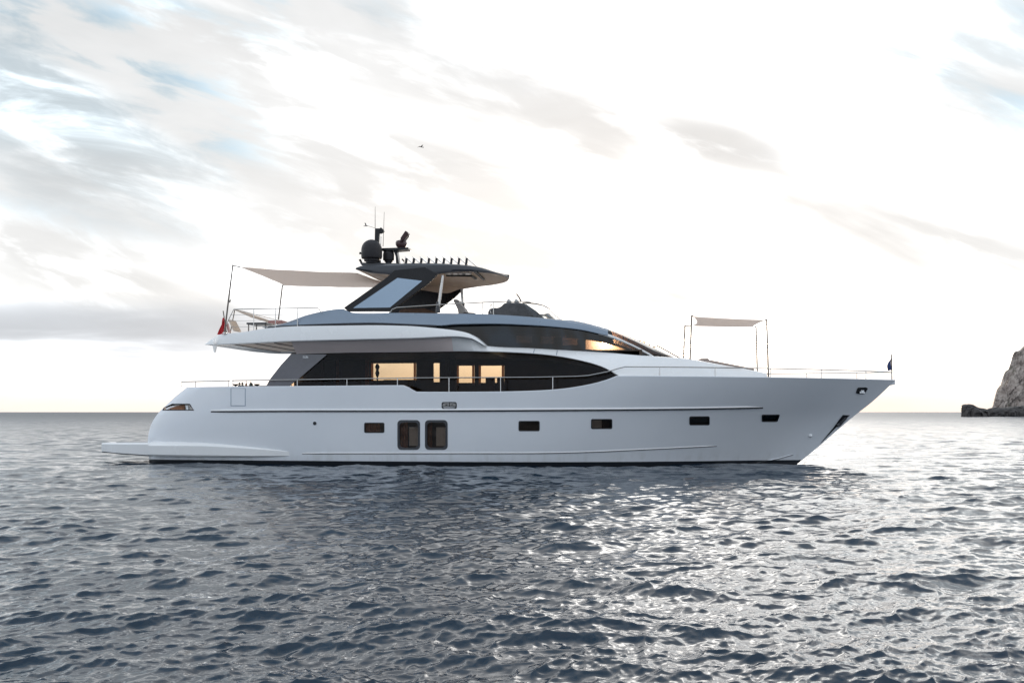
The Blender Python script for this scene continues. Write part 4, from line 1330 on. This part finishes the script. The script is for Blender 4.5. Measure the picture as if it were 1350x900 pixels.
mb = MB(); mb.tube([P3(687, 398, -1.5), P3(685, 393, -1.5), P3(681, 387.3, -1.5)], .03, M['black'], 8, .022); mb.build('control_lever', helm)
mb = MB(); mb.tube([P3(647.4 , 413, -1.9), P3(645.4, 408, -1.9), P3(647, 402, -1.9), P3(649, 401, -1.9)], .02, M['steel'], 8); mb.build('grab_bar', helm)
wsq = MB()
G = []
for k in range(15):
    a = math.pi * (k / 14)
    v_ = -2.35 * math.cos(a); du = 1.0 * (math.sin(a) ** .7)
    ub0, wb0 = P(704, 418, -2.35); ut0, wt0 = P(688, 398.2, -2.35)
    G.append([Vector((ub0 + du * 1.1, v_, wb0 - .12 * math.sin(a))), Vector((ut0 + du * .75, v_ * .94, wt0 - .02))])
wsq.grid(G, M['clear']); wo = wsq.build('flybridge_windscreen', yacht, sharp=60)
mb = MB(); mb.tube([r_[1] for r_ in G], .025, M['pole'], 8); mb.build('top_rim', wo)
seat = slab('helm_seat', [(597, 395.6), (598.6, 394.3), (603.6, 394.6), (605.4, 399.5), (611.5, 405.5), (614, 411), (614, 416), (604.5, 416), (603.2, 408), (600.5, 402)], .2, .95, M['ltfab'], bevel=.04)
slab('seat_base', [(612, 411.3), (626, 412.2), (626, 417), (604, 417)], .15, 1.0, M['greyfab'], seat, bevel=.03)
slab('flybridge_sofa', [(524, 416), (527, 407.8), (540, 406.8), (560, 406.4), (569, 409.5), (575, 412.5), (575, 417)], .3, 1.9, M['brown'], bevel=.04)
slab('bar_unit', [(575, 417), (575, 405), (568, 407), (540, 408), (530, 417)], 1.9, 2.2, M['dark'], bevel=.02)


# ------------------------------------------------------------------ things carried by the yacht
# aft awning
ap = (P(307, 350, -2.9), P(296, 438.5, -2.9)); fp = (P(372.4, 376.5, 2.9), P(366.8, 424, 2.9))
base = (ap[1][0], -2.9, wgt(max(ap[1][0], wgt.lo)) + .01)
aw = thing_at('sun_awning', base, 'long taupe awning stretched from the dark hardtop to two poles over the aft deck', 'awning')
for (t_, b_), v_ in ((ap, -2.9), (fp, 2.9)):
    mb = MB(); zb = wgt(max(b_[0], wgt.lo)) + .005
    k = (t_[1] - zb) / (t_[1] - b_[1])
    p1 = Vector((t_[0] + (b_[0] - t_[0]) * k, v_, zb)); p0 = Vector((t_[0], v_, t_[1] + .03))
    mb.tube([p1, p1.lerp(p0, .45), p0], .032, M['pole'], 10, .026); mb.lathe((p1.x, p1.y, p1.z), [(.07, 0), (.07, .02), (.04, .06)], M['steel'], 12); po = part_at(mb, 'pole', aw)
    if v_ < 0:
        mb = MB(); q = p1.lerp(p0, .5); mb.tube([q, q + Vector((.05, 0, -.12)), q + Vector((.08, 0, -.02))], .02, M['black'], 6); part_at(mb, 'cleat', aw)
cn = P3(317, 352.2, -2.72); cf = P3(374.5, 376.0, 2.75)
hn = P3(471.5, 360.0, -2.1); hf = Vector((P(522, 376, 2.2)[0], 2.2, P(522, 376, 2.2)[1]))
hf = Vector((hn.x + .35, 2.1, hn.z))
mb = MB(); G = []
for i in range(15):
    s = i / 14; row = []
    for j in range(15):
        t = j / 14
        p = cn.lerp(hn, t).lerp(cf.lerp(hf, t), s)
        sag = 4 * t * (1 - t) * .03 + 4 * s * (1 - s) * .06 * (1 - t)
        p += Vector((4 * s * (1 - s) * .22 * (1 - t) ** 3, 0, -sag + .012 * noise1(t * 9 + s * 5)))
        row.append(p)
    G.append(row)
mb.grid(G, M['canvas']); mb.grid([[p + Vector((0, 0, -.012)) for p in r_] for r_ in G], M['canvas'])
mb.ring(G[0], [p + Vector((0, 0, -.012)) for p in G[0]], M['canvas'])
part_at(mb, 'canvas', aw, sharp=60)
mb = MB(); mb.tube([Vector((ap[0][0], -2.9, ap[0][1])), cn], .02, M['pole'], 6); mb.tube([Vector((fp[0][0], 2.9, fp[0][1])), cf], .02, M['pole'], 6); part_at(mb, 'lashing', aw)

# bow awning on four poles
VB = 2.0
pl = [((912, 416), (909.6, 475), -VB), ((1010.6, 421.6), (1013.4, 492.5), -VB), ((903, 429.5), (900.6, 474), VB), ((996.6, 431), (999, 488.5), VB)]
b0 = P3(909.6, 475, -VB)
def roofw(u, v): return (su_t(u) if abs(v) <= vTo(u) else deck(u)) - .02
aw2 = thing_at('sun_awning', (b0.x, -VB, roofw(b0.x, VB)), 'small square taupe awning on four slim poles above the foredeck', 'awning')
tops = []
for (tx, ty), (bx, by), v_ in pl:
    t_, b_ = P3(tx, ty, v_), P3(bx, by, v_)
    zb = min(b_.z, roofw(b_.x, v_))
    b_ = Vector((b_.x, v_, zb))
    mb = MB(); mb.tube([b_, b_.lerp(t_, .5), t_ + Vector((0, 0, .02))], .032, M['pole'], 10, .026)
    mb.lathe((b_.x, b_.y, b_.z), [(.07, 0), (.07, .03), (.035, .07)], M['steel'], 12); part_at(mb, 'pole', aw2); tops.append(t_)
cA, cB, cC, cD = P3(914.5, 417.2, -VB + .08), P3(1008.5, 421.6, -VB + .08), P3(911, 429.0, VB - .1), P3(994.5, 430.4, VB - .1)
G = []
for i in range(11):
    s = i / 10; row = []
    for j in range(13):
        t = j / 12
        p = cA.lerp(cB, t).lerp(cC.lerp(cD, t), s)
        p += Vector((0, 0, -.05 * 4 * t * (1 - t) * (.3 + 2.8 * s * (1 - s)) - .05 * 4 * s * (1 - s)))
        p.x += (.5 - t) * 4 * s * (1 - s) * .35
        row.append(p)
    G.append(row)
mb = MB(); mb.grid(G, M['canvas']); mb.grid([[p + Vector((0, 0, -.012)) for p in r_] for r_ in G], M['canvas'])
part_at(mb, 'canvas', aw2, sharp=60)
mb = MB()
for a_, b_ in ((tops[0], cA), (tops[1], cB), (tops[2], cC), (tops[3], cD)): mb.tube([a_, b_], .018, M['pole'], 6)
part_at(mb, 'lashing', aw2)

# sun pad on the coachroof
def pad(q, v0, v1, m_, th, bev=.05):
    a_ = [P3(x, y, v0) for x, y in q]; m = MB(); m.prism(a_, [p + Vector((0, v1 - v0, 0)) for p in a_], m_); m.th = th; return m
pb = P3(907, 475.5, -1.25)
sunpad = thing_at('sun_pad', (pb.x, 0, su_t(pb.x)), 'sloping taupe sun pad with raised headrest under the bow awning', 'sun pad')
m_ = pad([(906, 473.4), (938, 474.6), (960, 479), (994, 485.6), (995.5, 488.2), (990, 489.5), (945, 482), (906, 476.5)], -1.35, 1.35, M['cushion'], 0)
part_at(m_, 'mattress', sunpad, bevel=.04)
m_ = pad([(921, 474.8), (923, 472.4), (934, 472.0), (936, 475.2), (934, 476)], -1.25, 1.25, M['cushion'], 0); part_at(m_, 'headrest', sunpad, bevel=.04)

# flags
fb = P3(299.5, 437.5, -1.6)
flag = thing_at('ensign_flag', (fb.x, -1.6, wgt(fb.x)), 'red ensign hanging limp from a slanted staff at the aft end of the upper deck', 'flag')
s0, s1 = Vector((fb.x, -1.6, wgt(fb.x))), P3(294.2, 409.8, -1.6)
mb = MB(); mb.tube([s0, s1], .022, M['pole'], 8); part_at(mb, 'staff', flag)
G = []
for i in range(14):
    s = i / 13; row = []
    hoist = P3(lerp(295.0, 297.8, s), lerp(417, 440, s), -1.6)
    fly_ = P3(lerp(294.6, 287.2, s ** .8), lerp(420, 441, s), -1.75)
    for j in range(13):
        t = j / 12
        p = hoist.lerp(fly_, t) + Vector((.02 * math.sin(t * 9 + s * 3), -.10 * math.sin(t * 11 + s * 2) * (.3 + .7 * t), 0))
        row.append(p)
    G.append(row)
mb = MB(); mb.grid([r_[:] for r_ in G], M['red'])
part_at(mb, 'cloth', flag, sharp=80)
G = []
for i in range(8):
    s = i / 7
    G.append([P3(lerp(300.5, 304.5, t) - 3.2 * (1 - s), lerp(426, 438.5, s), -1.6 + .06 * math.sin(t * 7 + s)) for t in np.linspace(0, 1, 6)])
mb = MB(); mb.grid(G, M['palepink']); part_at(mb, 'pale_fold', flag, sharp=80)
jb = P3(1176, 500.5, 0)
jack = thing_at('bow_pennant', (jb.x, 0, jb.z), 'small dark furled pennant on the short staff at the bow tip', 'flag')
mb = MB(); mb.tube([jb, P3(1175.4, 467.2, 0)], .022, M['pole'], 8); part_at(mb, 'staff', jack)
G = []
for i in range(10):
    s = i / 9
    c_ = P3(1175, lerp(471, 487.5, s), 0); wd = .14 * math.sin(min(1, s * 1.25) * math.pi * .62)
    G.append([c_ + Vector((-wd * t, .05 * math.sin(t * 6 + s * 4), -.04 * t)) for t in np.linspace(0, 1, 7)])
mb = MB(); mb.grid(G, M['bluefab']); part_at(mb, 'cloth', jack, sharp=80)

# aft upper deck furniture
zf = wgt(P(340, 432, -1)[0]) + .012
u0_ = P(331, 428, -1.2)[0]; u1_ = P(357, 428, -1.2)[0]; zt = P(340, 427.5, -1.2)[1]
tb = thing_at('deck_table', ((u0_ + u1_) / 2, -1.2, zf), 'low dark table beside the folding lounger on the aft upper deck', 'table')
mb = MB(); mb.box(((u0_ + u1_) / 2, -1.2, zt), ((u1_ - u0_) / 2, .45, .035), M['dark']); part_at(mb, 'table_top', tb, bevel=.01)
for sx in (-1, 1):
    for sy in (-1, 1):
        mb = MB(); mb.tube([((u0_ + u1_) / 2 + sx * ((u1_ - u0_) / 2 - .06), -1.2 + sy * .38, zf), ((u0_ + u1_) / 2 + sx * ((u1_ - u0_) / 2 - .06), -1.2 + sy * .38, zt - .035)], .025, M['pole'], 8); part_at(mb, 'leg', tb)
lb = P3(350, 427, .6)
lg = thing_at('sun_lounger', (lb.x, .6, zf), 'pale pink and cream lounger with its long backrest tipped up behind the aft rail', 'sun lounger')
def bar(q, v0, v1, m_): 
    a_ = [P3(x, y, v0) for x, y in q]; m = MB(); m.prism(a_, [p + Vector((0, v1 - v0, 0)) for p in a_], m_); return m
part_at(bar([(309, 408.6), (311, 407.8), (333, 415.2), (355, 422.6), (354, 425.2), (331, 418.4)], .3, .9, M['cream']), 'backrest', lg, bevel=.02)
part_at(bar([(352, 422.4), (372, 422.2), (372, 425.4), (353, 425.6)], .3, .9, M['cushionpink']), 'seat', lg, bevel=.02)
for x in (354, 369):
    p = P3(x, 425.2, .6)
    for dv in (-.25, .25):
        mb = MB(); mb.tube([(p.x, .6 + dv, zf), (p.x, .6 + dv, p.z)], .022, M['pole'], 8); part_at(mb, 'leg', lg)
part_at(bar([(300.5, 421.5), (303, 421), (310.5, 435.6), (307.5, 436.4)], .3, .9, M['cream']), 'leg_rest', lg, bevel=.02)
mb = MB(); p = P3(308, 420, .6); q_ = P3(309.5, 408.5, .6); mb.tube([(q_.x, .6, q_.z), (q_.x - .25, .6, zf)], .022, M['pole'], 8); part_at(mb, 'support', lg)

# cockpit table with bottles and small plants seen over the bulwark
VT = -1.9
tu0, tu1 = P(305, 508, VT)[0], P(346, 508, VT)[0]; tz = P(325, 510.2, VT)[1]
ck = thing_at('cockpit_table', ((tu0 + tu1) / 2, VT, deckA + .02), 'long table in the aft cockpit hidden behind the bulwark', 'table')
mb = MB(); mb.box(((tu0 + tu1) / 2, VT, tz - .03), ((tu1 - tu0) / 2, .5, .03), M['wood']); part_at(mb, 'table_top', ck, bevel=.01)
for sx in (-1, 1):
    mb = MB(); mb.tube([((tu0 + tu1) / 2 + sx * .5, VT, deckA + .02), ((tu0 + tu1) / 2 + sx * .5, VT, tz - .06)], .05, M['steel'], 10); part_at(mb, 'leg', ck)
def spike_plant(px, ptop, lab):
    c_ = P3(px, 510.2, VT); h_ = P(px, ptop, VT)[1] - tz
    t_ = thing_at('table_plant', (c_.x, VT, tz), lab, 'plant')
    mb = MB(); mb.lathe((c_.x, VT, tz), [(.05, 0), (.07, .06), (.065, .07)], M['dark'], 10); part_at(mb, 'pot', t_)
    mb = MB()
    for k in range(26):
        a = k * 2.4; r_ = .02 + .10 * (1 - (k / 26)) * random.uniform(.7, 1.1); z_ = .06 + (h_ - .08) * k / 26
        o = Vector((c_.x, VT, tz + z_)); e = o + Vector((math.cos(a) * r_, math.sin(a) * r_, .05))
        s = Vector((-math.sin(a), math.cos(a), 0)) * .018
        mb.add([o - s, o + s, e + s * .3, e - s * .3], [(0, 1, 2, 3)], M['leaf'])
    part_at(mb, 'leaves', t_, weld=False)
def bowl(px, lab):
    c_ = P3(px, 510.2, VT); t_ = thing_at('fruit_bowl', (c_.x, VT, tz), lab, 'bowl')
    mb = MB(); mb.lathe((c_.x, VT, tz), [(.04, 0), (.03, .04), (.09, .08), (.13, .12), (.12, .12), (.08, .09), (.01, .07)], M['dark'], 14); part_at(mb, 'dish', t_)
def bottle(px, ptop, m_, lab):
    c_ = P3(px, 510.2, VT); h_ = P(px, ptop, VT)[1] - tz
    t_ = thing_at('bottle', (c_.x, VT + .1, tz), lab, 'bottle', None)
    mb = MB(); mb.lathe((c_.x, VT + .1, tz), [(.038, 0), (.042, .01), (.042, h_ * .55), (.016, h_ * .75), (.015, h_)], m_, 12); part_at(mb, 'body', t_)
    mb = MB(); mb.lathe((c_.x, VT + .1, tz + h_), [(.017, 0), (.017, .02)], M['black'], 10); part_at(mb, 'cap', t_)
spike_plant(315.8, 504.2, 'small dark spiky plant on the aft cockpit table, nearest the stern')
spike_plant(319.6, 504.0, 'small dark spiky plant on the cockpit table beside the amber bottle')
bottle(323.2, 503.0, M['amber'], 'amber bottle on the cockpit table right beside the spiky plants')
bottle(328.6, 503.2, M['amber'], 'amber bottle on the cockpit table next to the round dark jar')
t_c = P3(331, 510.2, VT); jr = thing_at('jar', (t_c.x, VT, tz), 'round dark jar between the amber bottle and the fruit bowl', 'jar')
mb = MB(); mb.lathe((t_c.x, VT, tz), [(.05, 0), (.075, .05), (.07, .12), (.04, .16), (.045, .17)], M['bottle'], 12); part_at(mb, 'body', jr)
bowl(338.6, 'shallow dark fruit bowl at the forward end of the cockpit table')
bowl(310.6, 'shallow dark bowl at the stern end of the cockpit table')

# ------------------------------------------------------------------ headland and islet at the right
def rock(name, prof, D, depth, seed, nx, rough, label=None, cat=None, kind=None, mat_=None):
    """rock mass from its skyline; prof in photo points, D metres away"""
    DC = D + depth
    xs = [(a - 675) / F_PX * DC for a, b in prof]; zs = [max(CAM_H + (543 - b) / F_PX * DC, -.5) for a, b in prof]
    f = pchip(xs, zs)
    from mathutils import noise as N
    V = []; ny = 90
    for i in range(nx + 1):
        x = lerp(xs[0], xs[-1], i / nx); h_ = f(x) + .3
        e = min(i, nx - i) / nx
        dep = depth * (1 - (1 - min(1, e * 2.2)) ** 2) ** .5 + .02 * depth
        for j in range(ny + 1):
            a = math.pi * j / ny
            cy, sz = -math.cos(a), math.sin(a) ** .62
            p = Vector((x + max(0, dep * cy) * .62, D + depth + dep * cy, h_ * sz - 1.0 * (1 - sz)))    # the mass trends away to the right
            n_ = N.fractal(Vector((p.x, p.y, p.z * .8)) * (rough[0]) + Vector((seed, 0, 0)), .9, 2.1, 6)
            jag = N.fractal(Vector((p.x * .22, seed, p.y * .05)), .8, 2.2, 6)
            r_ = 1 - abs(N.fractal(Vector((p.x, p.y, p.z * .5)) * (rough[0] * .45) + Vector((0, seed, 0)), 1.0, 2.0, 5)) * 2
            k = rough[1]
            cr = N.ridged_multi_fractal(Vector((p.x, p.y, p.z * .35)) * rough[0] * 1.1 + Vector((seed, seed, 0)), .9, 2.1, 6, 1.0, 2.0) - 1.2
            p += Vector((n_ * k * .25, (n_ * .8 + r_ * .6 + cr * .8) * k, (n_ * .30 + jag * .8 * sz + cr * .15) * k * .5))
            V.append(p)
    F = [(i * (ny + 1) + j, (i + 1) * (ny + 1) + j, (i + 1) * (ny + 1) + j + 1, i * (ny + 1) + j + 1) for i in range(nx) for j in range(ny)]
    mb = MB(); mb.add(V, F, mat_); o_ = mb.build(name, None, sharp=50)
    tag(o_, label, cat, None, kind)
    return o_


def rock_mat():
    m = bpy.data.materials.new('weathered_limestone'); m.use_nodes = True
    t = NT(m.node_tree); b = t.n['Principled BSDF']
    g = t.new('ShaderNodeNewGeometry'); p = g.outputs['Position']
    st = t.noise(t.vm('MULTIPLY', p, (.10, .10, .35)), 1.0, 8, .65, .8)
    n_ = t.noise(p, .35, 8, .7)
    c = t.mix(t.ss(st, .35, .65), (.24, .19, .165), (.52, .45, .40))
    c = t.mix(t.ss(n_, .52, .66), c, (.085, .068, .058))
    v = t.noise(p, .16, 6, .6)
    c = t.mix(t.m('MULTIPLY', t.ss(v, .56, .66), .6), c, (.075, .08, .045))
    cr = t.noise(t.vm('MULTIPLY', p, (.22, .22, .07)), 1.0, 7, .62, .6)
    crack = t.ss(t.m('ABSOLUTE', t.m('SUBTRACT', cr, .5)), .0, .035, 1.0, 0.0)
    c = t.mix(t.m('MULTIPLY', crack, .8), c, (.06, .048, .042))
    z = t.sep(p)[2]
    e = t.noise(p, .3, 4, .6)
    wet = t.ss(t.m('ADD', z, t.m('MULTIPLY', e, -2.2)), .9, 1.9, 1, 0)
    c = t.mix(wet, c, (.035, .032, .030))
    t.put(b.inputs['Base Color'], c); b.inputs['Roughness'].default_value = .9
    bp = t.new('ShaderNodeBump'); bp.inputs['Distance'].default_value = 1.0; bp.inputs['Strength'].default_value = .9
    t.put(bp.inputs['Height'], t.noise(p, .9, 8, .7)); t.put(b.inputs['Normal'], bp.outputs[0])
    return m


RM = rock_mat()
DH = 420
rock('headland', [(1309, 541), (1313, 533), (1315, 527), (1318, 514), (1323, 506), (1325, 497), (1332, 485), (1335, 473), (1338, 467), (1345, 464), (1351, 458), (1380, 432), (1440, 398), (1520, 415), (1600, 470), (1680, 540)], DH, 55, 3.3, 260, (.085, 4.2),
     'steep pale limestone headland dropping into the sea at the right edge', None, 'structure', RM)
rock('islet', [(1267, 542), (1268.5, 536.5), (1272, 534.2), (1278, 534.0), (1285, 537), (1292, 539), (1299, 541), (1303, 542)], DH - 30, 7, 8.1, 90, (.38, 1.1),
     'low dark rock islet just off the foot of the headland', 'rock', None, M['darkrock'])
rock('shore_rock', [(1300.5, 541), (1303, 539.6), (1309, 538.2), (1318, 537.6), (1330, 537.2), (1345, 536), (1365, 537), (1380, 541)], DH - 6, 5, 12.1, 110, (.34, 1.0),
     'dark wave-washed rock shelf along the foot of the headland', 'rock', None, M['darkrock'])

# ------------------------------------------------------------------ gull
DB = 95
bx, bz = (555.3 - 675) / F_PX * DB, CAM_H + (543 - 193.8) / F_PX * DB
gull = empty('seabird', (bx, DB, bz), R(35)); tag(gull, 'tiny dark seabird flying high above the flybridge', 'bird')
mb = MB(); mb.tube([(-.22, 0, 0), (-.14, 0, .01), (0, 0, 0), (.16, 0, -.01), (.26, 0, 0)], .035, M['black'], 8); 
for sgn in (-1, 1):
    W = [(.05, 0, .02), (-.07, 0, .02), (-.05, sgn * .25, .12), (.06, sgn * .25, .13), (-.12, sgn * .52, .06), (-.06, sgn * .52, .07)]
    mb.add(W + [(x, y, z - .012) for x, y, z in W], [(0, 1, 2, 3), (3, 2, 4, 5), (9, 8, 7, 6), (11, 10, 8, 9), (0, 3, 9, 6), (3, 5, 11, 9), (1, 7, 8, 2), (2, 8, 10, 4), (4, 10, 11, 5)], M['black'])
mb.build('body', gull, weld=False)
